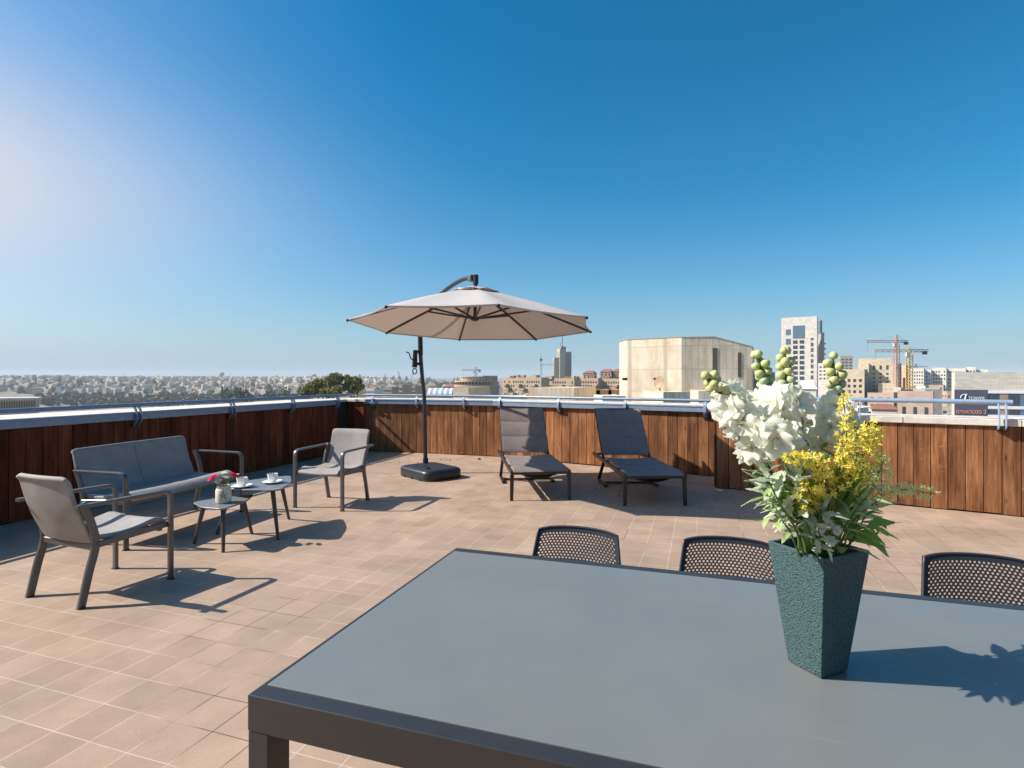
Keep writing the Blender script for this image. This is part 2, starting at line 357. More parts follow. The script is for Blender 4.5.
def vase_mat():
    m = bpy.data.materials.new('hammered_green_vase')
    n, l = nodes_of(m); b = n['Principled BSDF']
    b.inputs['Roughness'].default_value = 0.5; b.inputs['Specular IOR Level'].default_value = 0.35
    tc = n.new('ShaderNodeTexCoord')
    vo = n.new('ShaderNodeTexVoronoi'); vo.feature = 'SMOOTH_F1'; vo.inputs['Scale'].default_value = 320
    l.new(tc.outputs['Object'], vo.inputs['Vector'])
    nz = n.new('ShaderNodeTexNoise'); nz.inputs['Scale'].default_value = 300; nz.inputs['Detail'].default_value = 4
    l.new(tc.outputs['Object'], nz.inputs['Vector'])
    cr = n.new('ShaderNodeValToRGB')
    cr.color_ramp.elements[0].color = (0.075, 0.140, 0.142, 1); cr.color_ramp.elements[1].color = (0.022, 0.050, 0.052, 1)
    cr.color_ramp.elements[0].position = 0.1; cr.color_ramp.elements[1].position = 0.75
    l.new(vo.outputs['Distance'], cr.inputs[0]); l.new(cr.outputs[0], b.inputs['Base Color'])
    ad = n.new('ShaderNodeMath'); ad.operation = 'MULTIPLY_ADD'; ad.inputs[1].default_value = 0.5
    l.new(nz.outputs[0], ad.inputs[0]); l.new(vo.outputs['Distance'], ad.inputs[2])
    bp = n.new('ShaderNodeBump'); bp.inputs['Strength'].default_value = 0.8; bp.inputs['Distance'].default_value = 0.003; bp.invert = True
    l.new(ad.outputs[0], bp.inputs['Height']); l.new(bp.outputs[0], b.inputs['Normal'])
    return m
M['vase'] = vase_mat()
M['soil'] = mat('vase_filling', (0.035, 0.05, 0.02), 0.95, var=0.4, scale=80)
M['petal'] = mat('white_petal', (0.90, 0.90, 0.85), 0.6, var=0.03, scale=60, spec=0.2, translucent=0.45, tcol=(0.86, 0.88, 0.66))
M['bud'] = mat('green_bud', (0.52, 0.56, 0.24), 0.5, var=0.22, scale=45, translucent=0.1)
M['bud_low'] = mat('greyish_bud', (0.38, 0.45, 0.26), 0.55, var=0.25, scale=45)
M['stem'] = mat('flower_stem', (0.10, 0.17, 0.035), 0.6, var=0.2, scale=50)
M['leaf'] = mat('fresh_leaf', (0.25, 0.40, 0.10), 0.42, var=0.3, scale=35, translucent=0.4, tcol=(0.38, 0.55, 0.08))
M['leaf_grey'] = mat('silvery_leaf', (0.52, 0.60, 0.44), 0.7, var=0.25, scale=50, translucent=0.35)
M['leaf_olive'] = mat('olive_leaf', (0.42, 0.52, 0.23), 0.6, var=0.3, scale=40, translucent=0.35)
M['blade'] = mat('grass_blade', (0.36, 0.54, 0.13), 0.4, island=0.4, translucent=0.5)
M['yellow'] = mat('yellow_petal', (0.92, 0.82, 0.17), 0.6, spec=0.2, translucent=0.45, var=0.14, scale=90)
M['yellow_pale'] = mat('pale_yellow_petal', (0.95, 0.88, 0.42), 0.6, spec=0.2, translucent=0.5, var=0.14, scale=90)
M['twig'] = mat('woody_twig', (0.26, 0.25, 0.08), 0.7)
M['pink'] = mat('magenta_petal', (0.80, 0.035, 0.22), 0.6, translucent=0.35, var=0.25, scale=200)
# the city
M['st_white'] = stone_mat('white_stone', (0.68, 0.63, 0.55), 1.2, 0.6, 0.01)
M['st_cream'] = stone_mat('cream_stone', (0.60, 0.50, 0.36), 1.2, 0.6, 0.012)
M['st_tan'] = stone_mat('tan_stone', (0.50, 0.38, 0.26), 0.9, 0.45, 0.012)
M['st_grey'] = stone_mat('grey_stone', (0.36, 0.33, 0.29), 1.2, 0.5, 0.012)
M['st_pink'] = stone_mat('pinkish_stone', (0.50, 0.37, 0.29), 0.9, 0.45, 0.012)
M['st_clad'] = stone_mat('stained_stone_cladding', (0.66, 0.57, 0.44), 0.55, 2.4, 0.03, 0.11, 0.85, True)
M['st_row'] = stone_mat('coursed_white_stone', (0.60, 0.55, 0.47), 0.9, 0.24, 0.015, 0.1)
M['blind'] = mat('dark_window', (0.045, 0.055, 0.068), 0.12, spec=0.7)
M['pane_blue'] = mat('blue_window', (0.10, 0.16, 0.22), 0.08, spec=0.8)
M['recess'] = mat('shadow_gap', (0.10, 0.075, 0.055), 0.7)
M['redroof'] = mat('red_roof', (0.27, 0.115, 0.08), 0.8, var=0.2, scale=1.5)
M['sign'] = mat('sign_panel', (0.085, 0.080, 0.120), 0.5)
M['sign_white'] = mat('sign_white', (0.75, 0.75, 0.78), 0.6)
M['sign_orange'] = mat('sign_orange', (0.70, 0.27, 0.17), 0.6)
M['crane_y'] = mat('crane_yellow', (0.75, 0.46, 0.10), 0.5)
M['crane_r'] = mat('crane_orange', (0.72, 0.36, 0.20), 0.5)
M['crane_g'] = mat('crane_grey', (0.48, 0.46, 0.44), 0.5)
M['metal_dark'] = mat('dark_steel', (0.06, 0.06, 0.065), 0.5, 0.5)
M['white_sheet'] = mat('white_roof_sheet', (0.72, 0.74, 0.76), 0.5)
M['roof_stripe'] = mat('pale_blue_roof_sheet', (0.30, 0.37, 0.43), 0.5)
M['barrel'] = mat('weathered_shed', (0.34, 0.24, 0.15), 0.8, var=0.3, scale=1.0)
M['foliage'] = mat('pine_foliage', (0.21, 0.20, 0.065), 0.8, var=0.5, scale=1.4, island=0.45, translucent=0.15)
M['foliage_dark'] = mat('cypress_foliage', (0.035, 0.055, 0.030), 0.85, var=0.4, scale=0.8, island=0.4)
M['bark'] = mat('bark', (0.10, 0.07, 0.05), 0.9, var=0.3, scale=5)
M['ground'] = mat('city_ground', (0.20, 0.175, 0.135), 0.95, var=0.45, scale=0.02)

# ---------------------------------------------------------------- mesh helpers
class MB:
    def __init__(s): s.v = []; s.f = []
    def add(s, vs, fs):
        o = len(s.v); s.v += [Vector(v) for v in vs]; s.f += [[i + o for i in f] for f in fs]; return s
    def box(s, c, size, rz=0.0, rot=None, taper=1.0):
        hx, hy, hz = size[0] / 2, size[1] / 2, size[2] / 2
        pts = [Vector((x * hx * (taper if z > 0 else 1), y * hy * (taper if z > 0 else 1), z * hz)) for z in (-1, 1) for x, y in ((-1, -1), (1, -1), (1, 1), (-1, 1))]
        m = rot if rot is not None else Matrix.Rotation(rz, 3, 'Z')
        c = Vector(c)
        return s.add([c + m @ p for p in pts], [(3, 2, 1, 0), (4, 5, 6, 7), (0, 1, 5, 4), (1, 2, 6, 5), (2, 3, 7, 6), (3, 0, 4, 7)])
    def prism(s, poly, z0, z1):
        n = len(poly)
        vs = [(p[0], p[1], z0) for p in poly] + [(p[0], p[1], z1) for p in poly]
        a = sum(poly[i][0] * poly[(i + 1) % n][1] - poly[(i + 1) % n][0] * poly[i][1] for i in range(n))
        fs = [list(range(n))[::-1], list(range(n, 2 * n))] + [(i, (i + 1) % n, n + (i + 1) % n, n + i) for i in range(n)]
        if a < 0: fs = [list(f)[::-1] for f in fs]
        return s.add(vs, fs)
    def loft(s, rings, caps=True):
        n = len(rings[0]); vs = [p for r in rings for p in r]; fs = []
        for k in range(len(rings) - 1):
            for i in range(n):
                j = (i + 1) % n
                fs.append((k * n + i, k * n + j, (k + 1) * n + j, (k + 1) * n + i))
        if caps:
            fs.append(list(range(n))[::-1]); fs.append([(len(rings) - 1) * n + i for i in range(n)])
        return s.add(vs, fs)
    def sweep(s, path, prof, up=(0, 0, 1), scales=None, caps=True):
        """profile (list of 2-D points: side, up) carried along a path"""
        path = [Vector(p) for p in path]; up = Vector(up); rings = []; n = len(path); prev = None
        for i, p in enumerate(path):
            if i == 0: t = path[1] - path[0]
            elif i == n - 1: t = path[-1] - path[-2]
            else: t = (path[i + 1] - p).normalized() + (p - path[i - 1]).normalized()
            t.normalize()
            side = t.cross(up)
            if side.length < 1e-3: side = prev if prev is not None else t.orthogonal()
            side.normalize(); prev = side
            u = side.cross(t).normalized()
            # widen at the mitre
            k = 1.0
            if 0 < i < n - 1:
                c = (path[i + 1] - p).normalized().dot(t); k = 1 / max(c, 0.5)
            sc = scales[i] if scales else 1.0
            rings.append([p + side * (a * sc) + u * (b * sc * (k if abs(k) < 1.5 else 1.5)) for a, b in prof])
        return s.loft(rings, caps)
    def tube(s, path, r, seg=10, scales=None):
        path = [Vector(p) for p in path]; n = len(path); rings = []
        t0 = (path[1] - path[0]).normalized(); u = t0.orthogonal().normalized()
        for i, p in enumerate(path):
            if i == 0: t = path[1] - path[0]
            elif i == n - 1: t = path[-1] - path[-2]
            else: t = (path[i + 1] - p).normalized() + (p - path[i - 1]).normalized()
            t.normalize()
            u = (u - t * u.dot(t)).normalized(); w = t.cross(u)
            rr = r * (scales[i] if scales else 1.0)
            rings.append([p + (u * math.cos(a) + w * math.sin(a)) * rr for a in [2 * math.pi * k / seg for k in range(seg)]])
        return s.loft(rings)
    def lathe(s, prof, c=(0, 0, 0), seg=24):
        """profile of (radius, z), closed top and bottom if the radius is 0"""
        c = Vector(c); rings = [[c + Vector((max(r, 1e-5) * math.cos(a), max(r, 1e-5) * math.sin(a), z)) for a in [2 * math.pi * k / seg for k in range(seg)]] for r, z in prof]
        return s.loft(rings, True)
    def sheet(s, fn, nu, nv, thick, closed=True):
        """a sheet of given thickness over fn(u, v), u and v in 0..1"""
        P0 = [[Vector(fn(i / nu, j / nv)) for j in range(nv + 1)] for i in range(nu + 1)]
        N = [[None] * (nv + 1) for _ in range(nu + 1)]
        for i in range(nu + 1):
            for j in range(nv + 1):
                a = P0[min(i + 1, nu)][j] - P0[max(i - 1, 0)][j]; b = P0[i][min(j + 1, nv)] - P0[i][max(j - 1, 0)]
                N[i][j] = a.cross(b).normalized()
        W = nv + 1; vs = []; fs = []
        for sgn in (0.5, -0.5):
            for i in range(nu + 1):
                for j in range(nv + 1): vs.append(P0[i][j] + N[i][j] * thick * sgn)
        o = (nu + 1) * W
        for i in range(nu):
            for j in range(nv):
                a, b, c, d = i * W + j, (i + 1) * W + j, (i + 1) * W + j + 1, i * W + j + 1
                fs.append((a, b, c, d)); fs.append((o + d, o + c, o + b, o + a))
        rim = [(i, 0) for i in range(nu)] + [(nu, j) for j in range(nv)] + [(i, nv) for i in range(nu, 0, -1)] + [(0, j) for j in range(nv, 0, -1)]
        k = len(rim)
        for q in range(k):
            (i, j), (i2, j2) = rim[q], rim[(q + 1) % k]
            a, b = i * W + j, i2 * W + j2
            fs.append((b, a, o + a, o + b))
        return s.add(vs, fs)
    def ball(s, c, r, seg=10, rings=6, sc=(1, 1, 1)):
        prof = [(math.sin(math.pi * k / rings) * r, -math.cos(math.pi * k / rings) * r) for k in range(rings + 1)]
        c = Vector(c)
        rr = [[c + Vector((max(p, 1e-5) * math.cos(a) * sc[0], max(p, 1e-5) * math.sin(a) * sc[1], z * sc[2])) for a in [2 * math.pi * k / seg for k in range(seg)]] for p, z in prof]
        return s.loft(rr)
    def mesh(s, name, material, smooth=None):
        me = bpy.data.meshes.new(name)
        me.from_pydata([tuple(v) for v in s.v], [], s.f)
        me.materials.append(material)
        if len(s.f) < 30000:
            bm = bmesh.new(); bm.from_mesh(me); bmesh.ops.recalc_face_normals(bm, faces=bm.faces); bm.to_mesh(me); bm.free()
        if smooth is not None:
            me.polygons.foreach_set('use_smooth', [True] * len(me.polygons))
            me.set_sharp_from_angle(angle=R(smooth))
        me.update()
        return me
    def build(s, name, material, parent=None, smooth=None, bevel=0.0, loc=None):
        o = bpy.data.objects.new(name, s.mesh(name, material, smooth))
        C.objects.link(o)
        if parent is not None: o.parent = parent
        if loc is not None: o.location = loc
        if bevel:
            b = o.modifiers.new('bevel', 'BEVEL'); b.width = bevel; b.segments = 2; b.limit_method = 'ANGLE'; b.angle_limit = R(40)
        return o
def put(name, me, parent, loc=(0, 0, 0), rot=(0, 0, 0), scale=(1, 1, 1)):
    o = bpy.data.objects.new(name, me); C.objects.link(o)
    if parent is not None: o.parent = parent
    o.location = loc; o.rotation_euler = rot; o.scale = scale
    return o
def rr(w, h, r, n=3):
    """rounded rectangle profile"""
    pts = []
    for cx, cy, a0 in ((w / 2 - r, h / 2 - r, 0), (-w / 2 + r, h / 2 - r, 90), (-w / 2 + r, -h / 2 + r, 180), (w / 2 - r, -h / 2 + r, 270)):
        for k in range(n + 1):
            a = R(a0 + 90 * k / n); pts.append((cx + r * math.cos(a), cy + r * math.sin(a)))
    return pts
def fillet(pts, r, n=5):
    pts = [Vector(p) for p in pts]; out = [pts[0]]
    for i in range(1, len(pts) - 1):
        a, b, c = pts[i - 1], pts[i], pts[i + 1]
        d1 = (a - b); d2 = (c - b); q = min(r, d1.length * 0.49, d2.length * 0.49)
        p0 = b + d1.normalized() * q; p1 = b + d2.normalized() * q
        for k in range(n + 1):
            t = k / n; out.append(p0 * (1 - t) ** 2 + b * 2 * t * (1 - t) + p1 * t * t)
    out.append(pts[-1]); return out
def smoothpath(pts, n=6):
    """Catmull-Rom through the points"""
    pts = [Vector(p) for p in pts]; q = [pts[0] * 2 - pts[1]] + pts + [pts[-1] * 2 - pts[-2]]; out = []
    for i in range(1, len(q) - 2):
        for k in range(n):
            t = k / n
            out.append(0.5 * (2 * q[i] + (q[i + 1] - q[i - 1]) * t + (2 * q[i - 1] - 5 * q[i] + 4 * q[i + 1] - q[i + 2]) * t * t + (3 * q[i] - q[i - 1] - 3 * q[i + 1] + q[i + 2]) * t ** 3))
    out.append(pts[-1]); return out
def tag(o, label=None, cat=None, group=None, kind=None):
    if label: o['label'] = label
    if cat: o['category'] = cat
    if group: o['group'] = group
    if kind: o['kind'] = kind
    return o
def thing(name, label, cat, loc=(0, 0, 0), rz=0.0, group=None):
    o = bpy.data.objects.new(name, None); C.objects.link(o)
    o.empty_display_size = 0.2
    o.location = loc; o.rotation_euler = (0, 0, rz)
    return tag(o, label, cat, group)
def dup(root, loc, rz, label=None, parent=None):
    c = root.copy(); C.objects.link(c)
    if parent is not None: c.parent = parent
    else: c.location = loc; c.rotation_euler = (0, 0, rz)
    if label: c['label'] = label
    for ch in list(root.children): dup(ch, None, None, None, c)
    return c
def yaw_to(dx, dy):
    return math.atan2(-dx, dy)
def offset(pts, d):
    """offset an open polyline to its left by d, mitred"""
    pts = [Vector((p[0], p[1])) for p in pts]; out = []
    nn = []
    for i in range(len(pts) - 1):
        t = (pts[i + 1] - pts[i]).normalized(); nn.append(Vector((-t.y, t.x)))
    for i, p in enumerate(pts):
        if i == 0: o = nn[0] * d
        elif i == len(pts) - 1: o = nn[-1] * d
        else:
            m = (nn[i - 1] + nn[i]).normalized(); o = m * (d / m.dot(nn[i]))
        out.append(p + o)
    return out
def band(mb, pts, d0, d1, z0, z1):
    a = offset(pts, d0); b = offset(pts, d1)
    return mb.prism([*a, *b[::-1]], z0, z1)
# ================================================================= THE SETTING
LEFT = [(-7.50, -3.0), (-3.245, 10.42)]
BACK = [(-2.86, 10.82), (-1.80, 10.57), (-0.32, 10.06), (0.83, 9.30), (2.95, 7.97)]
RIGHT = [(2.62, 7.18), (5.15, 5.66), (7.6, 4.19)]

mb = MB()
mb.prism([(-8.6, -4.0), (9.0, -4.0), (9.0, 3.6), (8.2, 4.6), (3.4, 8.4), (0.9, 9.9), (-0.2, 10.7), (-2.8, 11.5), (-3.9, 11.2)], -0.3, 0.0)
tag(mb.build('terrace_floor', M['tile']), kind='structure')

def ground_z(x, y):
    r = math.hypot(x, y); px = 512 + 560 * (x / max(y, 1.0)) if y > 0 else 0
    w = min(1, max(0, (420 - px) / 110)); w = w * w * (3 - 2 * w)
    def lerp(tab):
        for (a, za), (b, zb) in zip(tab, tab[1:]):
            if r <= b: return za + (zb - za) * (r - a) / (b - a)
        return tab[-1][1]
    zl = lerp([(0, -16), (300, -22), (700, -42), (1100, -43), (1600, -29), (2600, 1), (3200, -4), (5200, -20)])
    zr = lerp([(0, -17), (300, -18), (900, -20), (2500, -12), (4000, 6), (5200, -6)])
    z = zl * w + zr * (1 - w)
    if r > 900: z += (noise.noise((x / 420, y / 420, 0)) * 5 + noise.noise((x / 140, y / 140, 3)) * 2) * min(1, (r - 900) / 900)
    return z
mb = MB(); NA = 150; rad = [0, 60, 130, 220, 320, 430, 560, 700, 850, 1000, 1150, 1300, 1450, 1600, 1750, 1900, 2050, 2200, 2350, 2500, 2650, 2800, 3000, 3300, 3700, 4100, 4600, 5200]
vs_, fs_ = [], []
for r_ in rad:
    for k in range(NA + 1):
        a = R(-75 + 150 * k / NA); x, y = r_ * math.sin(a), r_ * math.cos(a) - 30
        vs_.append((x, y, ground_z(x, y)))
for i in range(len(rad) - 1):
    for k in range(NA):
        a = i * (NA + 1) + k; fs_.append((a, a + 1, a + NA + 2, a + NA + 1))
mb.add(vs_, fs_)
g_obj = mb.build('ground', M['ground'], smooth=60); tag(g_obj, kind='structure')
for p_ in g_obj.data.polygons:
    pass

# unseen storey added behind the camera for warm bounce and less blue sky
mb = MB(); mb.box((0.5, -6.0, 1.4), (17, 4.0, 2.8)); mb.box((0.5, -5.9, 2.95), (17.6, 4.4, 0.28))
for x in (-4.5, 0.5, 4.5): mb.box((x, -3.985, 1.1), (2.0, 0.06, 2.2))
tag(mb.build('unseen_bounce_storey', M['plaster'], bevel=0.01), kind='structure')

# ---------------------------------------------------------------- parapet walls
def planks(mb, pts, z0, z1, w=0.147, seed=1, thick=0.022):
    rnd = random.Random(seed); carry = 0.0
    for a, b in zip(pts, pts[1:]):
        a, b = Vector(a), Vector(b); t = (b - a); L = t.length; t.normalize(); nrm = Vector((-t.y, t.x))
        n = max(1, round(L / w)); ww = L / n; ang = math.atan2(t.y, t.x)
        for k in range(n):
            c = a + t * (ww * (k + 0.5)) + nrm * (thick / 2 + rnd.uniform(0, 0.004))
            hz = z1 - rnd.uniform(0, 0.004); lo = z0 + rnd.uniform(0, 0.012)
            rot = Matrix.Rotation(ang + rnd.uniform(-0.008, 0.008), 3, 'Z') @ Matrix.Rotation(rnd.uniform(-0.002, 0.002), 3, 'Y')
            mb.box((c.x, c.y, (lo + hz) / 2), (ww - rnd.uniform(0.005, 0.009), thick, hz - lo), rot=rot)
    return mb

def parapet(name, label, pts, depth, wood, seed, fascia=True, ctop=1.005, cbot=0.925, overhang=0.0):
    w = thing(name, label, 'parapet wall', (0, 0, 0))
    core = MB(); band(core, pts, 0.035, depth - 0.03, -1.6, cbot - 0.002); core.build('wall_core', M['core'] if False else M['plaster'], w)
    bk = MB(); band(bk, pts, 0.029, 0.034, 0.002, cbot - 0.004); bk.build('backing_board', M['core'], w)
    planks(MB(), pts, 0.006, 0.925, seed=seed).build('cladding', wood, w, bevel=0.003)
    cp = MB()
    # coping laid as separate slabs with thin joints
    rnd = random.Random(seed + 50)
    for a, b in zip(pts, pts[1:]):
        pass
    ia, ob = offset(pts, -overhang), offset(pts, depth)
    for i in range(len(pts) - 1):
        L_ = (ia[i + 1] - ia[i]).length; n_ = max(1, round(L_ / 1.15)); g_ = 0.003 / L_
        for k in range(n_):
            t0, t1 = k / n_ + g_, (k + 1) / n_ - g_; dz = rnd.uniform(-0.002, 0.002)
            cp.prism([ia[i].lerp(ia[i + 1], t0), ia[i].lerp(ia[i + 1], t1), ob[i].lerp(ob[i + 1], t1), ob[i].lerp(ob[i + 1], t0)], cbot, ctop + dz)
    cp.build('coping', M['coping'], w, bevel=0.006)
    if fascia:
        f = MB(); band(f, pts, -0.05, -0.003, 0.918, 1.012); band(f, pts, -0.058, -0.0505, 0.990, 1.006)
        f.build('metal_edge', M['galv'], w, bevel=0.003)
    return w
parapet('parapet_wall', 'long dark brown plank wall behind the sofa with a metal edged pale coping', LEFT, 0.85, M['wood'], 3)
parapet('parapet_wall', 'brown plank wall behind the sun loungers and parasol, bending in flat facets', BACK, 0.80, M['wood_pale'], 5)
parapet('parapet_wall', 'nearer lighter brown plank wall behind the flowers with bare stone coping and no metal edge', RIGHT, 0.50, M['wood_pale'], 8, False, 0.985, 0.915, 0.03)
# return end of the nearer wall
w = bpy.data.objects['parapet_wall.002']
planks(MB(), [(2.93, 7.82), (2.60, 7.22)], 0.006, 0.91, seed=12).build('end_cladding', M['wood_pale'], w, bevel=0.003)
# corner pilaster between the two long walls
p = thing('corner_pier', 'dark plank clad pier in the far corner with a bare pale stone cap', 'pier', (0, 0, 0))
mb = MB(); planks(mb, [(-3.19, 10.86), (-2.83, 10.76)], 0.004, 0.955, w=0.12, seed=21); planks(mb, [(-2.83, 10.76), (-2.83, 10.84)], 0.004, 0.955, w=0.08, seed=22)
mb.build('cladding', M['wood'], p, bevel=0.003)
mb = MB(); mb.prism([(-3.36, 10.52), (-3.19, 10.89), (-2.84, 10.80), (-2.8, 11.55), (-3.3, 11.6), (-4.1, 10.9)], -1.6, 0.95); mb.build('core', M['core'], p)
mb = MB(); mb.prism([(-3.28, 10.40), (-3.21, 10.83), (-2.81, 10.72), (-2.66, 11.56), (-3.25, 11.72), (-4.10, 10.68)], 0.957, 1.003); mb.build('cap_stone', M['coping'], p, bevel=0.005)

# ---------------------------------------------------------------- handrails
def along(pts, x):
    """the point of the polyline seen at picture column x"""
    k = (x - 512) / F
    for a, b in zip(pts, pts[1:]):
        fa = a[0] - k * a[1]; fb = b[0] - k * b[1]
        if fa * fb <= 0:
            t = fa / (fa - fb); return Vector((a[0] + (b[0] - a[0]) * t, a[1] + (b[1] - a[1]) * t)), (Vector(b) - Vector(a)).normalized()
    a, b = pts[-2], pts[-1]
    return Vector(b[:2]), (Vector(b) - Vector(a)).normalized()
def handrail(label, pts, h, r, brackets, m, din=-0.075, low=0.86, twin=True):
    t = thing('handrail', label, 'handrail', (0, 0, 0))
    q = offset(pts, din * 0.35)
    path = [Vector((p[0], p[1], h)) for p in q]
    dense = []
    for a, b in zip(path, path[1:]):
        n = max(2, int((b - a).length / 0.5))
        dense += [a.lerp(b, k / n) for k in range(n)]
    dense.append(path[-1])
    MB().tube(dense, r, 14).build('rail_tube', m, t, smooth=50)
    for x in brackets:
        c, d = along(pts, x) if isinstance(x, (int, float)) and x > 0 else (Vector(pts[0]) + (Vector(pts[1]) - Vector(pts[0])).normalized() * (-x), (Vector(pts[1]) - Vector(pts[0])).normalized())
        inn = Vector((d.y, -d.x)); a = math.atan2(d.y, d.x)
        mb = MB()
        for s in ((-0.028, 0.028) if twin else (0.0,)):
            base = c + d * s
            p0 = base + inn * (-din * 0.35); p1 = base + inn * 0.068; p2 = base + inn * 0.078; p3 = base + inn * 0.02
            pth = [(p0.x, p0.y, h - r * 0.4), (p1.x, p1.y, h - r * 2.4), (p2.x, p2.y, 0.955), (p2.x, p2.y, 0.905), (p3.x, p3.y, low - 0.01)]
            mb.sweep(fillet(pth, 0.03, 3), rr(0.012 if twin else 0.042, 0.034 if twin else 0.016, 0.003, 1), up=(inn.x, inn.y, 0.01))
        bk = mb.build('bracket', M['galv'] if m is not M['rail'] else m, t, smooth=40)
        e = c + inn * 0.012
        MB().box((e.x, e.y, low - 0.005), (0.085, 0.03, 0.05), rz=a).build('mounting_block', M['black'], bk)
    return t
handrail('blue grey steel handrail running along the dark wall behind the sofa', [(-7.50, -3.0), (-3.09, 10.92)], 1.09, 0.024, [-1.0, -3.2, -5.4, 134, 229, 290, 335], M['galv'])
handrail('steel handrail along the wall behind the two sun loungers', BACK, 1.085, 0.023, [374, 418, 465, 501.5, 560, 626.5, 706], M['galv'], twin=False)
RR = [tuple(Vector(RIGHT[0]).lerp(Vector(RIGHT[1]), 0.12)), tuple(Vector(RIGHT[0]).lerp(Vector(RIGHT[1]), 0.975))]
handrail('short light blue handrail on the nearer wall, ending in view on the right', RR, 1.16, 0.025, [780, 857, 1001], M['rail'], low=0.90)

# dry leaf crumbs blown against the wall
mb = MB(); rnd = random.Random(4)
for x, y, s_ in [(479, 459.6, .035), (418, 463, .014), (426, 459.5, .012), (441, 460, .016), (446, 460.4, .013), (450, 461, .014), (457, 459.8, .012), (408, 459, .014), (399, 462, .012), (634, 478, .012), (601, 468, .012)] + [(rnd.uniform(385, 720), rnd.uniform(462, 500), rnd.uniform(.005, .011)) for k in range(26)]:
    q = P(x, y); mb.ball((q.x, q.y, s_ * .4), s_, 7, 4, (1, .8, .5))
tag(mb.build('leaf_crumbs', M['bark'], smooth=60), 'dark dry leaf crumbs scattered on the tiles along the wall', 'debris', None, 'stuff')

# ================================================================= FURNITURE
def side_frame(xs, front_y, rear_y, arm_z, w=0.042, t=0.022):
    """front leg bent over into the armrest, one flat bar"""
    mb = MB()
    mb.sweep(fillet([(xs, front_y, 0), (xs, front_y, arm_z - 0.011), (xs, rear_y, arm_z - 0.004)], 0.065, 6), rr(w, t, 0.006, 2), up=(0, 0.7, 0.7))
    return mb
def rear_post(xs, foot_y, w=0.026, t=0.045):
    mb = MB()
    pth = smoothpath([(xs, foot_y, 0), (xs, foot_y + 0.045, 0.20), (xs, foot_y + 0.085, 0.37), (xs, foot_y + 0.055, 0.52), (xs, foot_y + 0.005, 0.64)], 5)
    mb.sweep(pth, rr(w, t, 0.006, 2), up=(0, 1, 0.05))
    return mb
def back_fn(x0, x1, y0, y1, z0, z1, bow=0.03):
    def fn(u, v):
        x = x0 + (x1 - x0) * u
        y = y0 + (y1 - y0) * v - 0.02 * math.sin(math.pi * v) + bow * (math.sin(math.pi * u) * -1) * 0.6
        z = z0 + (z1 - z0) * v
        if v > 0.93: y -= (v - 0.93) * 0.25
        # rounded corners
        e = min(u, 1 - u) * (x1 - x0)
        if v > 0.9 and e < 0.03: z -= (0.03 - e) ** 2 * 12
        return (x, y, z)
    return fn
def seat_fn(x0, x1, yb, yf, zb, zf):
    def fn(u, v):
        x = x0 + (x1 - x0) * u
        y = yb + (yf - yb) * v
        z = zb + (zf - zb) * v - 0.022 * math.sin(math.pi * min(1, v / 0.8)) - 0.012 * math.sin(math.pi * u)
        if v > 0.8: z -= ((v - 0.8) / 0.2) ** 2 * 0.055
        return (x, y, z)
    return fn
def seating(name, label, cat, loc, rz, width, sling, n_panels=1, group=None):
    """armchair or sofa; local +y is the direction it faces, origin between the feet on the floor"""
    t = thing(name, label, cat, loc, rz, group)
    hw = width / 2
    for s in (-1, 1):
        side_frame(s * hw, 0.275, -0.335 if n_panels == 1 else -0.245, 0.632).build('armrest', M['alu'], t, smooth=40)
        rear_post(s * (hw - 0.034), -0.285).build('leg', M['alu'], t, smooth=40)
        sr = MB(); sr.sweep([(s * (hw - 0.028), -0.20, 0.365), (s * (hw - 0.028), 0.0, 0.375), (s * (hw - 0.026), 0.27, 0.385)], rr(0.022, 0.04, 0.004, 1), up=(0, 0, 1))
        sr.build('seat_rail', M['alu'], t, smooth=40)
    MB().sweep([(-hw + 0.02, -0.205, 0.352), (hw - 0.02, -0.205, 0.352)], rr(0.025, 0.04, 0.004, 1)).build('crossbar', M['alu'], t, smooth=40)
    MB().sweep([(-hw + 0.02, 0.215, 0.36), (hw - 0.02, 0.215, 0.36)], rr(0.03, 0.022, 0.004, 1)).build('crossbar', M['alu'], t, smooth=40)
    n = n_panels; a0, a1 = -hw + (0.045 if n == 1 else 0.110), hw - (0.045 if n == 1 else 0.045)
    s_ = MB().sheet(seat_fn(a0, a1, -0.20, 0.285, 0.408, 0.432 if n == 1 else 0.446), 14 * n, 16, 0.034).build('seat', sling, t, smooth=50, bevel=0.009)
    yt_, zt_, zs_ = (-0.345, 0.805, 0.432) if n == 1 else (-0.335, 0.797, 0.446)
    b_ = MB().sheet(back_fn(a0 + 0.005, a1 - 0.005, -0.195, yt_, 0.375, zt_), 14 * n, 16, 0.030).build('backrest', sling, t, smooth=50, bevel=0.009)
    for k in range(1, n):
        x = a0 + (a1 - a0) * k / n; bf = back_fn(a0, a1, -0.195, yt_, 0.375, zt_); sf = seat_fn(a0, a1, -0.20, 0.285, 0.408, zs_)
        m1 = MB(); m1.tube([Vector(bf(k / n, v / 12)) + Vector((0, 0.0165, 0.004)) for v in range(13)], 0.0032, 6); m1.build('seam', sling, b_, smooth=50)
        m2 = MB(); m2.tube([Vector(sf(k / n, v / 12)) + Vector((0, 0, 0.0175)) for v in range(12)], 0.0032, 6); m2.build('seam', sling, s_, smooth=50)
    for s in (-1, 1):
        for y in (0.275, -0.285):
            MB().box((s * (hw if y > 0 else hw - 0.034), y, 0.004), (0.046, 0.03, 0.008)).build('foot_cap', M['black'], t)
    return t

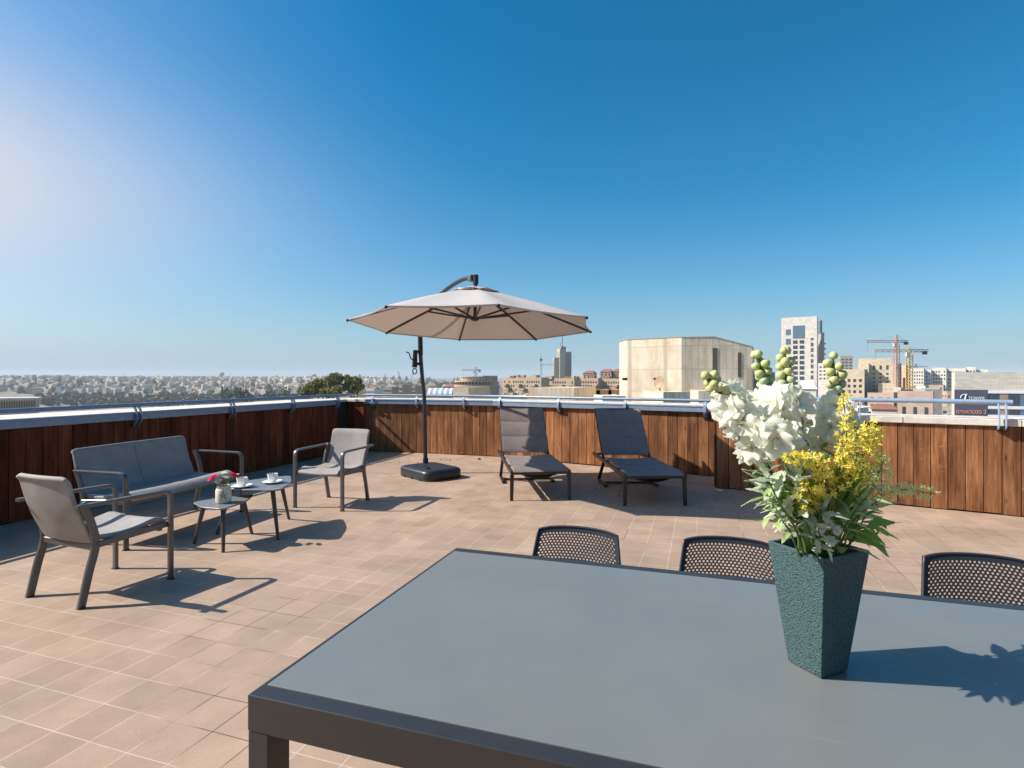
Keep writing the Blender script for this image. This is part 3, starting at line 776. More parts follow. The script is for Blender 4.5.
def centre(ps):
    s = Vector((0, 0, 0))
    for q in ps: s += q
    return s / len(ps)
f4 = [P(29.3, 596.3), P(85, 608.6), P(171.4, 578.7), P(114.3, 568.5)]
d = (f4[2] + f4[3] - f4[0] - f4[1])
seating('armchair', 'grey sling armchair seen from behind, nearest the camera on the left', 'armchair', centre(f4), yaw_to(d.x, d.y) + R(-1), 0.575, M['sling_warm'], group='grey sling armchairs')
f4 = [P(293.4, 507.9), P(341.2, 511.8), P(369.2, 499.7), P(328.8, 497.05)]
d = (f4[0] + f4[1] - f4[2] - f4[3])
seating('armchair', 'grey sling armchair facing the camera in front of the dark wall', 'armchair', centre(f4), yaw_to(d.x, d.y), 0.59, M['sling'], group='grey sling armchairs')
# sofa: front left foot and direction along its length
a = Vector((-3.15, 4.57, 0)); L = Vector((0.225, 0.974, 0)).normalized(); fac = Vector((L.y, -L.x, 0))
wS = 1.36
seating('sofa', 'two seat grey sling sofa with flat metal armrests against the dark plank wall', 'sofa', a + L * (wS / 2) - fac * 0.275, yaw_to(fac.x, fac.y), wS, M['sling'], 2)

# ---------------------------------------------------------------- coffee tables (rounded triangles on three splayed legs)
def tri_top(pts, r, z, th):
    out = []
    n = len(pts)
    for i in range(n):
        a, b, c = Vector(pts[i - 1]), Vector(pts[i]), Vector(pts[(i + 1) % n])
        d1 = (a - b).normalized(); d2 = (c - b).normalized()
        p0 = b + d1 * r; p1 = b + d2 * r
        for k in range(9):
            t = k / 8; q = p0 * (1 - t) ** 2 + b * 2 * t * (1 - t) + p1 * t * t
            out.append(q)
        # gently bowed side towards the next corner
        e = Vector(pts[(i + 1) % n]); d3 = (e - b).normalized(); m0 = b + d3 * r; m1 = e - d3 * r; nrm = Vector((d3.y, -d3.x))
        s = 1 if nrm.dot((b + e) / 2) > 0 else -1
        for k in range(1, 6):
            t = k / 6; out.append(m0.lerp(m1, t) + nrm * s * 0.03 * math.sin(math.pi * t))
    return MB().prism([(p.x, p.y) for p in out], z - th, z)
def tri_table(label, feet, h, reach, r):
    c = centre(feet); t = thing('coffee_table', label, 'coffee table', c, 0, 'triangular coffee tables')
    loc = [f - c for f in feet]
    tri_top([(f.x * reach, f.y * reach) for f in loc], r, h, 0.012).build('tabletop', M['ctop'], t, smooth=30, bevel=0.003)
    for f in loc:
        top = Vector((f.x * 0.66, f.y * 0.66, h - 0.0125))
        MB().tube([top, Vector((f.x, f.y, 0.0))], 0.021, 12, [1.0, 0.62]).build('leg', M['cleg'], t, smooth=50)
    rg = MB()
    for i in range(3):
        a_, b_ = loc[i] * 0.62, loc[(i + 1) % 3] * 0.62
        rg.box(((a_.x + b_.x) / 2, (a_.y + b_.y) / 2, h - 0.025), ((b_ - a_).length, 0.03, 0.024), rz=math.atan2(b_.y - a_.y, b_.x - a_.x))
    rg.build('under_frame', M['cleg'], t)
    return t
small_feet = [P(194.3, 543.8), P(223.2, 552.4), P(252, 534)]
big_feet = [P(278.2, 539.7), P(289, 519.2), P(216.9, 534.4)]
tri_table('low triangular grey table holding the jar of pink flowers', small_feet, 0.355, 1.22, 0.13)
tri_table('taller triangular grey table holding two white coffee cups', big_feet, 0.435, 1.16, 0.17)

# jar with flowers
hj = 0.355; jc = P(223.5, 502.6, hj); jc.z = hj + 0.0005
j = thing('flower_jar', 'cream textured jar with a twig motif on the low table', 'jar', jc)
MB().lathe([(0.0, 0.0), (0.052, 0.0), (0.059, 0.006), (0.061, 0.02), (0.061, 0.105), (0.056, 0.118), (0.050, 0.124), (0.052, 0.127), (0.053, 0.142), (0.050, 0.1445), (0.046, 0.142), (0.046, 0.03), (0.0, 0.03)], seg=28).build('jar_body', M['jar'], j, smooth=40)
tw = MB()
def on_jar(a, z): return Vector((0.0622 * math.sin(a), -0.0622 * math.cos(a), z))
tw0 = -0.12
for pts in ([(-0.30, 0.030), (-0.16, 0.062), (0.02, 0.098)], [(0.34, 0.030), (0.20, 0.066), (0.02, 0.098)], [(-0.18, 0.056), (0.02, 0.060), (0.24, 0.054)], [(0.02, 0.098), (0.10, 0.108)], [(0.20, 0.066), (0.48, 0.086)], [(-0.16, 0.062), (-0.42, 0.080)], [(0.28, 0.046), (0.55, 0.050)]):
    tw.tube([on_jar(a_ + 0.42, z_) for a_, z_ in pts], 0.0022, 6)
tw.build('twig_motif', M['jarprint'], j)
def ruffle_flower(r, seed, n=26):
    rnd = random.Random(seed); mb = MB()
    for k in range(n):
        f = k / n; a = k * 2.4; tilt = 0.15 + f * 1.25; L_ = r * (0.55 + 0.5 * f)
        m = Matrix.Rotation(a, 3, 'Z') @ Matrix.Rotation(tilt, 3, 'X')
        pts = []
        for i in range(4):
            for q in range(5):
                u, v = q / 4 - 0.5, i / 3
                wv = math.sin(q * 3.1 + k) * 0.10 * v
                pts.append(m @ Vector((u * L_ * 0.9 * (0.25 + v * 0.9), wv * L_, v * L_)))
        mb.add(pts, [(i * 5 + q, i * 5 + q + 1, i * 5 + q + 6, i * 5 + q + 5) for i in range(3) for q in range(4)])
    return mb
pk = ruffle_flower(0.046, 3).mesh('pink_petals', M['pink'], 60)
wk = ruffle_flower(0.034, 5, 18).mesh('white_petals', M['petal'], 60)
stm_cache = {}
def small_flower(name, label, group, head, me, tilt):
    t = thing(name, label, 'flower', jc, 0, group)
    h_ = Vector(head)
    MB().tube(smoothpath([(h_.x * 0.2, h_.y * 0.2, 0.035), (h_.x * 0.55, h_.y * 0.55, 0.13), tuple(h_)], 4), 0.0028, 6).build('stem', M['stem'], t, smooth=60)
    put('petals', me, t, tuple(h_), tilt)
small_flower('carnation', 'magenta carnation leaning left out of the cream jar', 'magenta carnations in the jar', (-0.072, -0.02, 0.205), pk, (0.2, -0.55, 0))
small_flower('carnation', 'magenta carnation leaning right out of the cream jar', 'magenta carnations in the jar', (0.082, 0.0, 0.222), pk, (0.15, 0.55, 1))
small_flower('white_flower', 'tall white flower upright in the middle of the cream jar', 'white flowers in the jar', (-0.012, 0.02, 0.235), wk, (0, 0, 0))
small_flower('white_flower', 'low white flower just above the rim of the cream jar', 'white flowers in the jar', (-0.028, -0.03, 0.175), wk, (0.5, 0, 0))
small_flower('white_flower', 'white flower right of the middle of the cream jar', 'white flowers in the jar', (0.022, 0.0, 0.205), wk, (0.2, 0.2, 0.6))
lf = thing('leaf_sprig', 'green sprig with narrow leaves in the cream jar', 'sprig', jc)
mb = MB()
for k in range(9):
    a = k * 0.7; r_ = 0.03 + 0.012 * (k % 3); q = Vector((math.cos(a) * r_, math.sin(a) * r_, 0.19 - 0.004 * k))
    mb.sweep([(q.x * 0.4, q.y * 0.4, 0.04), (q.x * 0.8, q.y * 0.8, 0.13), tuple(q)], [(0.006, 0), (0, 0.001), (-0.006, 0), (0, -0.001)], scales=[0.5, 1, 0.1])
mb.build('leaves', M['leaf'], lf, smooth=60)

# cups on saucers
sau = MB().lathe([(0.0, 0.0), (0.045, 0.0), (0.05, 0.004), (0.088, 0.016), (0.092, 0.0175), (0.088, 0.0195), (0.05, 0.009), (0.03, 0.007), (0.0, 0.007)], seg=36).mesh('saucer_dish', M['china'], 40)
cupm = MB().lathe([(0.0, 0.0), (0.026, 0.0), (0.028, 0.004), (0.036, 0.018), (0.046, 0.075), (0.0475, 0.079), (0.0455, 0.079), (0.040, 0.050), (0.033, 0.016), (0.0, 0.010)], seg=32).mesh('cup_bowl', M['china'], 40)
hdl = MB().tube(smoothpath([(0.041, 0, 0.062), (0.058, 0, 0.066), (0.070, 0, 0.050), (0.060, 0, 0.030), (0.038, 0, 0.024)], 5), 0.0048, 8).mesh('cup_handle', M['china'], 60)
cof = MB().lathe([(0.0, 0.058), (0.0412, 0.058), (0.0412, 0.0595), (0.0, 0.0595)], seg=28).mesh('coffee', M['coffee'], 40)
def cup_set(x, y, h, rz, where):
    c = P(x, y, h); c.z = h + 0.0005
    s = thing('saucer', 'white saucer under the coffee cup ' + where, 'saucer', c, 0, 'white saucers'); put('dish', sau, s)
    k = thing('coffee_cup', 'white china cup with handle ' + where, 'cup', c + Vector((-0.004, 0, 0.0077)), rz, 'white coffee cups')
    put('bowl', cupm, k); put('handle', hdl, k); put('coffee', cof, k)
cup_set(242.3, 487.2, 0.435, R(-12), 'just behind the jar of pink flowers')
cup_set(272.8, 483.0, 0.435, R(-20), 'farther from the jar, nearest the facing armchair')

# ---------------------------------------------------------------- sun loungers (local +y towards the foot end)
def lounger(label, fl, fr, rz, back_deg=48):
    c = (fl + fr) / 2; t = thing('sun_lounger', label, 'sun lounger', c, rz, 'sun loungers by the parapet')
    hw = 0.335; LS = 1.30; zs = 0.335
    for s in (-1, 1):
        mb = MB(); mb.sweep([(s * hw, 0.03, zs - 0.012), (s * hw, -LS - 0.62, zs - 0.012)], rr(0.028, 0.05, 0.006, 2)); mb.build('side_rail', M['lframe'], t, smooth=40)
        mb = MB(); mb.sweep([(s * (hw + 0.002), 0.005, 0), (s * (hw - 0.004), -0.01, zs - 0.04)], rr(0.046, 0.034, 0.006, 2), up=(0, 1, 0), scales=[0.8, 1.0]); mb.build('leg', M['lframe'], t, smooth=40)
        # rear leg bent into a skid that runs forward along the floor
        mb = MB(); mb.sweep(fillet([(s * hw, -LS + 0.12, zs - 0.03), (s * hw, -LS - 0.22, 0.022), (s * hw, -LS + 0.26, 0.022)], 0.04, 5), rr(0.028, 0.04, 0.006, 2), up=(s, 0, 0.02)); mb.build('leg', M['lframe'], t, smooth=40)
        MB().lathe([(0, -0.012), (0.02, -0.012), (0.02, 0.012), (0, 0.012)], seg=14).build('glide', M['black'], t, loc=(s * hw, -LS - 0.10, 0.012))
    for y, z in ((0.02, zs - 0.02), (-LS + 0.03, zs - 0.03), (-0.65, zs - 0.035), (-LS - 0.6, zs - 0.02), (-LS + 0.05, 0.022)):
        MB().sweep([(-hw, y, z), (hw, y, z)], rr(0.028, 0.028, 0.005, 2)).build('crossbar', M['lframe'], t, smooth=40)
    mb = MB(); mb.sheet(lambda u, v: (-0.22 + 0.44 * u, -0.1 - 0.35 * v, zs - 0.055 - 0.045 * math.sin(math.pi * u)), 12, 4, 0.004); mb.build('under_strap', M['lframe'], t, smooth=50)
    # quilted seat of five panels
    def quilt(n, along_fn, w):
        def fn(u, v):
            p = Vector(along_fn(v)); q = (v * n) % 1.0
            puff = 0.015 * (abs(math.sin(math.pi * v * n)) ** 0.45)
            sag = -0.018 * math.sin(math.pi * u)
            nrm = Vector(along_fn(min(1, v + 0.01))) - Vector(along_fn(max(0, v - 0.01))); nrm = Vector((0, -nrm.z, nrm.y)).normalized()
            if nrm.z < 0: nrm = -nrm
            return Vector((-w / 2 + w * u, 0, 0)) + p + nrm * (puff + sag)
        return fn
    seat = quilt(4, lambda v: (0, 0.03 - (LS - 0.05) * v, zs + 0.014 - (0.03 * max(0, 1 - v * 12) ** 2)), 0.625)
    MB().sheet(seat, 12, 48, 0.016).build('seat', M['lsling'], t, smooth=60)
    a = R(back_deg); B0 = Vector((0, -LS - 0.015, zs + 0.01)); BD = Vector((0, -math.cos(a), math.sin(a))); BL = 0.84
    bk = quilt(3, lambda v: B0 + BD * (0.05 + (BL - 0.05) * v), 0.635)
    bo = MB().sheet(bk, 12, 42, 0.016).build('backrest', M['lsling'], t, smooth=60)
    for s in (-1, 1):
        mb = MB(); p0 = B0 + Vector((s * (hw - 0.022), 0, -0.01)); mb.sweep([p0, p0 + BD * (BL + 0.012)], rr(0.022, 0.034, 0.005, 2), up=(1, 0, 0)); mb.build('back_frame', M['lframe'], t, smooth=40)
    mb = MB(); p0 = B0 + BD * (BL + 0.006); mb.sweep([p0 + Vector((-hw + 0.03, 0, -0.008)), p0 + Vector((hw - 0.03, 0, -0.008))], rr(0.02, 0.02, 0.005, 2)); mb.build('top_bar', M['lframe'], t, smooth=40)
    for s in (-1, 1): MB().sweep([B0 + BD * 0.45 + Vector((s * 0.22, 0, -0.02)), Vector((s * 0.22, -LS - 0.52, zs - 0.02))], rr(0.018, 0.018, 0.004, 2), up=(1, 0, 0)).build('prop', M['lframe'], t, smooth=40)
    return t
fl, fr = P(511.8, 501.4), P(568.8, 498.8)
lounger('slate sun lounger nearer the parasol base, its back half in sunshine', fl, fr, R(180 + 6.0))
fl, fr = P(625.2, 506.3), P(684.4, 504.4)
lounger('slate sun lounger on the right, wholly in the shade of the parasol', fl, fr, R(180 + 2.0))

# ---------------------------------------------------------------- cantilever parasol
HUB = Vector((-0.465, 7.0, 2.07))           # centre of the rim plane
bc = Vector((-1.17, 8.03, 0))
u_t = thing('parasol', 'large off white cantilever parasol on a dark curved pole with black base', 'parasol', bc)
def rel(p): return Vector(p) - bc
# base: broad rounded tray
def rbox(lx, ly, r, z): return [Vector((x, y, z)) for x, y in rr(lx, ly, r, 6)]
bd = yaw_to(-0.505, 0.585)
base = MB().loft([rbox(0.78, 0.60, 0.12, 0.0), rbox(0.80, 0.62, 0.13, 0.02), rbox(0.80, 0.62, 0.13, 0.105), rbox(0.785, 0.605, 0.13, 0.125), rbox(0.74, 0.56, 0.12, 0.142), rbox(0.62, 0.44, 0.10, 0.150)])
bo = base.build('base', M['base'], u_t, smooth=35); bo.rotation_euler = (0, 0, math.atan2(0.585, -0.505))
for c_, s_ in [((x, sy * 0.3095, 0.02), (0.05, 0.006, 0.04)) for x in (-0.22, 0.0, 0.2) for sy in (-1, 1)] + [((sx * 0.3995, y, 0.02), (0.006, 0.05, 0.04)) for y in (-0.14, 0.1) for sx in (-1, 1)]:
    MB().box(c_, s_).build('foot_notch', M['black'], bo)
mb = MB(); mb.tube([(-0.19, 0.16, 0.150), (-0.19, 0.16, 0.165)], 0.03, 14); mb.build('filler_cap', M['black'], bo, smooth=40)
# pole
p_foot = Vector((-1.284, 8.32, 0.12)); 
pp = [p_foot, D(424.3, 400, 8.32), D(422.3, 378, 8.32), D(420.4, 352, 8.30), D(420.3, 338, 8.27), D(421.5, 322, 8.15), D(430, 304.5, 7.90), D(446, 289.8, 7.55), D(461, 280.3, 7.25), D(471.5, 277.6, 7.03)]
pth = smoothpath([rel(q) for q in pp], 6)
MB().tube(pth[:25], 0.030, 14).build('pole', M['pole'], u_t, smooth=50)
MB().tube(pth[24:], 0.0275, 14).build('arm', M['pole'], u_t, smooth=50)
MB().tube([rel(p_foot), rel(p_foot) + Vector((0, 0, 0.10))], 0.040, 14).build('collar', M['black'], u_t, smooth=50)
MB().tube([rel(D(420.6, 355, 8.3)), rel(D(420.1, 335, 8.26))], 0.036, 14).build('collar', M['black'], u_t, smooth=50)
# crank
ck = rel(D(415.3, 360, 8.26))
cb = MB().sweep([ck + Vector((0.0, 0, 0.14)), ck + Vector((-0.01, 0, -0.11))], rr(0.075, 0.075, 0.02, 3), up=(0, 1, 0), scales=[0.8, 1.0]).build('crank_housing', M['black'], u_t, smooth=40)
for z_ in (0.13, -0.05): MB().tube([ck + Vector((0.072, 0.02, z_ - 0.01)), ck + Vector((-0.025, 0, z_))], 0.022, 10).build('clamp', M['black'], u_t, smooth=40)
mb = MB(); mb.tube(fillet([ck + Vector((0, -0.03, -0.02)), ck + Vector((0, -0.07, -0.02)), ck + Vector((-0.055, -0.08, 0.02)), ck + Vector((-0.075, -0.08, 0.10)), ck + Vector((-0.12, -0.08, 0.115))], 0.02, 3), 0.0085, 8); mb.build('crank_handle', M['black'], u_t, smooth=50)
mb = MB()
for q in range(14):
    a = 2 * math.pi * q / 13
ring = [ck + Vector((0.03 * math.cos(2 * math.pi * q / 16) - 0.005, -0.02, -0.165 + 0.042 * math.sin(2 * math.pi * q / 16))) for q in range(17)]
mb.tube(ring, 0.008, 6); mb.build('strap_loop', M['black'], u_t, smooth=50)
# canopy: eight panels sagging between ribs, tilted a little up towards the viewer
RAD = 1.53; RISE = 0.47; A0 = R(-90 + 13 - 0.5)
tilt = Matrix.Rotation(R(-2.8), 4, 'X') @ Matrix.Rotation(R(1.0), 4, 'Y')
can = thing('canopy_frame_helper', None, None)
bpy.data.objects.remove(can)
def cpt(ang, f, sag=0.0):
    r_ = RAD * f; k = (ang - A0) / (math.pi / 4); fr_ = k - math.floor(k)
    e = math.cos(math.pi / 8) / math.cos((fr_ - 0.5) * math.pi / 4)       # straight edges between ribs
    edge = math.sin(math.pi * fr_)
    rr_ = r_ * (e - 0.022 * edge * f * f)
    z = RISE * (1 - f) ** 1.0 + 0.018 * math.sin(math.pi * f) - 0.040 * edge * math.sin(math.pi * min(1, f * 0.95)) * f + sag
    return Vector((rr_ * math.cos(ang), rr_ * math.sin(ang), z))
M4 = Matrix.Translation(HUB - bc) @ tilt
def T(v): return M4 @ v
mb = MB(); NP, NR = 8, 12; rings = []
for k in range(NR + 1):
    f = 0.15 + 0.85 * k / NR
    rings.append([T(cpt(A0 + 2 * math.pi * q / (8 * NP), f)) for q in range(8 * NP)])
n = 8 * NP; vs_ = [p for r_ in rings for p in r_]; fs_ = [(k * n + i, k * n + (i + 1) % n, (k + 1) * n + (i + 1) % n, (k + 1) * n + i) for k in range(NR) for i in range(n)]
# hem: a short fold under the rim
hem = [T(cpt(A0 + 2 * math.pi * q / n, 0.997) + Vector((0, 0, -0.022))) for q in range(n)]
o_ = len(vs_); vs_ += hem; fs_ += [(NR * n + i, NR * n + (i + 1) % n, o_ + (i + 1) % n, o_ + i) for i in range(n)]
mb.add(vs_, fs_); co = mb.build('canopy', M['canopy'], u_t, smooth=28)
sm = co.modifiers.new('cloth', 'SOLIDIFY'); sm.thickness = 0.002
# vent: a small flared cap over the opening
mb = MB(); rings = []
for f, dz in ((0.03, 0.022), (0.10, 0.022), (0.17, 0.016), (0.205, 0.012)):
    rings.append([T(cpt(A0 + 2 * math.pi * q / n, f) + Vector((0, 0, dz + (0.030 * abs(math.sin(4 * (2 * math.pi * q / n))) if f > 0.15 else 0)))) for q in range(n)])
vs_ = [p for r_ in rings for p in r_]; mb.add(vs_, [(k * n + i, k * n + (i + 1) % n, (k + 1) * n + (i + 1) % n, (k + 1) * n + i) for k in range(3) for i in range(n)])
vo = mb.build('vent_cap', M['canopy'], u_t, smooth=40); sm = vo.modifiers.new('cloth', 'SOLIDIFY'); sm.thickness = 0.002
for q in range(8):
    a = A0 + q * math.pi / 4
    pts = [T(cpt(a, f) + Vector((0, 0, -0.016))) for f in [0.06 + 0.94 * k / 10 for k in range(11)]]
    rb = MB().sweep(pts, rr(0.022, 0.026, 0.003, 1)).build('rib', M['pole'], u_t, smooth=40)
    MB().ball(pts[-1], 0.018, 8, 6).build('rib_tip', M['black'], rb, smooth=60)
    MB().sweep([T(Vector((0.03 * math.cos(a), 0.03 * math.sin(a), 0.085))), T(cpt(a, 0.50) + Vector((0, 0, -0.026)))], rr(0.020, 0.022, 0.003, 1)).build('strut', M['pole'], rb, smooth=40)
MB().tube([T(Vector((0, 0, 0.06))), T(Vector((0, 0, 0.545)))], 0.022, 12).build('mast', M['pole'], u_t, smooth=50)
MB().lathe([(0, -0.028), (0.03, -0.028), (0.055, -0.012), (0.058, 0.016), (0.03, 0.03), (0, 0.03)], seg=18).build('hub', M['pole'], u_t, smooth=40, loc=tuple(T(Vector((0, 0, 0.078)))))
hp = T(Vector((0, 0, 0.545)))
mb = MB(); mb.tube([hp + Vector((0, 0, -0.03)), hp + Vector((0, 0, 0.088))], 0.036, 12); mb.build('top_joint', M['black'], u_t, smooth=40)
mb = MB(); mb.box(rel((-0.515, 7.05, 2.665)), (0.07, 0.07, 0.08), rz=R(40)); mb.build('arm_bracket', M['alu'], u_t, bevel=0.006)

# ---------------------------------------------------------------- dining table
TA = P(247.4, 694.7, 0.74); TL = Vector((0.3125, 0.9499, 0)); TR = Vector((0.9499, -0.3125, 0)); TW, TLEN = 1.072, 2.35
t_t = thing('dining_table', 'big charcoal dining table with frosted grey glass top in the foreground', 'dining table', (TA.x, TA.y, 0), math.atan2(TR.y, TR.x))
def slab(x0, x1, y0, y1, z0, z1): return MB().box(((x0 + x1) / 2, (y0 + y1) / 2, (z0 + z1) / 2), (x1 - x0, y1 - y0, z1 - z0))
slab(0.010, TLEN - 0.010, 0.045, TW - 0.042, 0.724, 0.7405).build('glass_top', M['glass_top'], t_t, bevel=0.0015)
mb = MB(); mb.box((TLEN / 2, 0.0215, 0.7025), (TLEN, 0.043, 0.075)); mb.build('apron', M['tframe'], t_t, bevel=0.0025)
mb = MB(); mb.box((TLEN / 2, TW - 0.0195, 0.7025), (TLEN, 0.039, 0.075)); mb.build('apron', M['tframe'], t_t, bevel=0.0025)
for x0 in (0.0, TLEN - 0.009):
    slab(x0, x0 + 0.009, 0.0435, TW - 0.0395, 0.665, 0.7395).build('apron', M['tframe'], t_t, bevel=0.0015)
for x0 in (0.0095, TLEN - 0.0495): slab(x0, x0 + 0.04, 0.0435, TW - 0.0395, 0.667, 0.7235).build('crossbar', M['tframe'], t_t)
slab(TLEN / 2 - 0.03, TLEN / 2 + 0.03, 0.0435, TW - 0.0395, 0.680, 0.7235).build('crossbar', M['tframe'], t_t)
for x in (0.026, TLEN - 0.026):
    for y in (0.034, TW - 0.034):
        lg = MB().box((x, y, 0.337), (0.05, 0.066, 0.654)).build('leg', M['tframe'], t_t, bevel=0.002)
        MB().box((x, y, 0.005), (0.046, 0.06, 0.0098)).build('foot_cap', M['black'], lg)

# ---------------------------------------------------------------- perforated dining chairs
def chair_proto(loc, rz, label):
    t = thing('dining_chair', label, 'dining chair', loc, rz, 'perforated dining chairs')
    # back: local +y is the direction the chair faces
    def surf(u, v):           # u -1..1 across, v 0..1 up
        hw_ = 0.205 - 0.030 * v - 0.006 * v * v
        x = u * hw_
        zt = 0.766 - 0.42 * x * x - 0.10 * max(0, abs(x) - 0.12)
        z = 0.47 + v * (zt - 0.47)
        y = -0.205 - 0.075 * v + 0.75 * x * x
        return Vector((x, y, z))
    mb = MB(); nc, nr = 23, 24; hu, hv = 1.0 / nc, 1.0 / nr / 2
    for r_ in range(nr):
        vc = 0.05 + 0.88 * (r_ + 0.5) / nr; dv = 0.88 / nr / 2
        off = 0.0 if r_ % 2 == 0 else 0.5
        cells = nc if off == 0 else nc - 1
        for c in range(cells):
            uc = -0.93 + 1.86 * (c + 0.5 + off) / nc; du = 1.86 / nc / 2
            outer = [(uc - du, vc - dv), (uc, vc - dv), (uc + du, vc - dv), (uc + du, vc + dv), (uc, vc + dv), (uc - du, vc + dv)]
            k = 0.74; kv = 0.74
            inner = [(uc - du * k * 0.8, vc - dv * kv * 0.62), (uc, vc - dv * kv * 1.05), (uc + du * k * 0.8, vc - dv * kv * 0.62), (uc + du * k * 0.8, vc + dv * kv * 0.62), (uc, vc + dv * kv * 1.05), (uc - du * k * 0.8, vc + dv * kv * 0.62)]
            p_ = [surf(*q) for q in outer + inner]
            mb.add(p_, [(i, (i + 1) % 6, 6 + (i + 1) % 6, 6 + i) for i in range(6)])
        if off:               # half cells at both ends stay solid
            for ua, ub in ((-0.93, -0.93 + 0.93 / nc), (0.93 - 0.93 / nc, 0.93)):
                mb.add([surf(ua, vc - dv), surf(ub, vc - dv), surf(ub, vc + dv), surf(ua, vc + dv)], [(0, 1, 2, 3)])
    # solid margins
    def strip(u0, u1, v0, v1, nu, nv):
        vs_ = [surf(u0 + (u1 - u0) * i / nu, v0 + (v1 - v0) * j_ / nv) for i in range(nu + 1) for j_ in range(nv + 1)]
        mb.add(vs_, [(i * (nv + 1) + j_, (i + 1) * (nv + 1) + j_, (i + 1) * (nv + 1) + j_ + 1, i * (nv + 1) + j_ + 1) for i in range(nu) for j_ in range(nv)])
    strip(-1, 1, 0.93, 1.0, 30, 1); strip(-1, 1, 0, 0.05, 30, 1); strip(-1, -0.93, 0.05, 0.93, 1, 20); strip(0.93, 1, 0.05, 0.93, 1, 20)
    me = mb.mesh('perforated_shell', M['resin'])
    bm = bmesh.new(); bm.from_mesh(me); bmesh.ops.remove_doubles(bm, verts=bm.verts, dist=0.0004); bm.to_mesh(me); bm.free()
    bo = put('backrest', me, t); s = bo.modifiers.new('thickness', 'SOLIDIFY'); s.thickness = 0.006; s.offset = 0
    edge = [surf(-1, v / 12) for v in range(13)] + [surf(-1 + 2 * k / 24, 1) for k in range(1, 25)] + [surf(1, 1 - v / 12) for v in range(1, 13)]
    MB().sweep(edge, rr(0.010, 0.015, 0.004, 2), up=(0, 1, 0.2)).build('back_rim', M['resin'], bo, smooth=50)
    MB().sheet(lambda u, v: (-0.23 + 0.46 * u, -0.21 + 0.44 * v, 0.455 - 0.012 * math.sin(math.pi * u) * math.sin(math.pi * min(1, v * 1.1)) - (0.03 * max(0, (v - 0.88) / 0.12) ** 2)), 16, 16, 0.012).build('seat', M['resin'], t, smooth=50, bevel=0.004)
    for s_ in (-1, 1):
        MB().sweep([(s_ * 0.235, 0.225, 0), (s_ * 0.215, 0.195, 0.45)], rr(0.036, 0.036, 0.008, 2), up=(0, 1, 0), scales=[0.7, 1]).build('leg', M['resin'], t, smooth=40)
        MB().sweep([(s_ * 0.225, -0.285, 0), (s_ * 0.215, -0.215, 0.46), (s_ * 0.218, -0.19, 0.50)], rr(0.034, 0.036, 0.008, 2), up=(0, 1, 0), scales=[0.7, 1, 1]).build('leg', M['resin'], t, smooth=40)
    MB().sweep([(-0.215, 0.19, 0.43), (0.215, 0.19, 0.43)], rr(0.02, 0.03, 0.005, 2)).build('stretcher', M['resin'], t, smooth=40)
    return t
def chair_at(x, Yb):
    """chair whose back stands at depth Yb in picture column x, facing the table"""
    return Vector(((x - 512) / F * Yb, Yb, 0))
face = yaw_to(-TL.x, -TL.y)
cb_ = -Vector((-TL.x, -TL.y, 0)) * 0.245
c1 = chair_at(575.5, 2.36) - cb_
ch = chair_proto(c1, face + R(-1), 'perforated anthracite dining chair nearest the free table corner, left of the vase')
dup(ch, chair_at(731, 2.20) - cb_, face + R(1.5), 'perforated anthracite dining chair partly hidden behind the green vase')
dup(ch, chair_at(984, 1.985) - cb_, face + R(2), 'perforated anthracite dining chair right of the vase at the picture edge')
# ================================================================= VASE AND ARTIFICIAL FLOWERS
VC = Vector((0.700, 1.284, 0.741)); VA = R(23.5); VH = 0.277
v_t = thing('vase', 'tall square dark green vase with hammered texture on the dining table', 'vase', VC, VA)
def sq(s, z): return [Vector((x * s / 2, y * s / 2, z)) for x, y in ((-1, -1), (1, -1), (1, 1), (-1, 1))]
vb = MB().loft([sq(0.080, 0.0), sq(0.086, 0.003), sq(0.147, VH), sq(0.131, VH), sq(0.120, VH - 0.03), sq(0.076, 0.012)])
vb.build('vase_body', M['vase'], v_t, bevel=0.002)
fl_ = MB()
for i in range(9):
    for j_ in range(9):
        x, y = -0.055 + 0.11 * i / 8, -0.055 + 0.11 * j_ / 8
        fl_.ball((x + random.uniform(-.004, .004), y + random.uniform(-.004, .004), VH - 0.032 + random.uniform(0, .008)), 0.011, 6, 4)
fl_.build('moss_filling', M['soil'], v_t, smooth=60)

def frame(d, roll=0.0, up=Vector((0, 0, 1))):
    """rotation whose +y follows d"""
    y = d.normalized(); x = y.cross(up)
    if x.length < 1e-3: x = Vector((1, 0, 0))
    x.normalize(); z = x.cross(y)
    m = Matrix((x, y, z)).transposed()
    return m @ Matrix.Rotation(roll, 3, 'Y')
def place(name, me, parent, loc, d, roll, sc):
    o = bpy.data.objects.new(name, me); C.objects.link(o); o.parent = parent
    m = Matrix.Translation(loc) @ frame(Vector(d), roll).to_4x4() @ Matrix.Diagonal((sc, sc, sc, 1))
    o.matrix_basis = m
    return o
def leaf_mesh(name, material, w=0.36, n=7, curl=0.25, fold=0.12, lobes=0):
    mb = MB(); vs = []
    for i in range(n + 1):
        t = i / n; hw = w / 2 * math.sin(math.pi * min(1, t ** 0.8)) ** 0.85 + 0.008
        if lobes: hw *= 0.62 + 0.38 * abs(math.sin(lobes * math.pi * t))
        z = -curl * t * t
        for k in (-1, -0.5, 0, 0.5, 1):
            vs.append((hw * k, t, z + fold * abs(k) * hw * 2 + 0.02 * math.sin(9 * t + 3 * k)))
    mb.add(vs, [(i * 5 + k, i * 5 + k + 1, i * 5 + k + 6, i * 5 + k + 5) for i in range(n) for k in range(4)])
    return mb.mesh(name, material, 80)
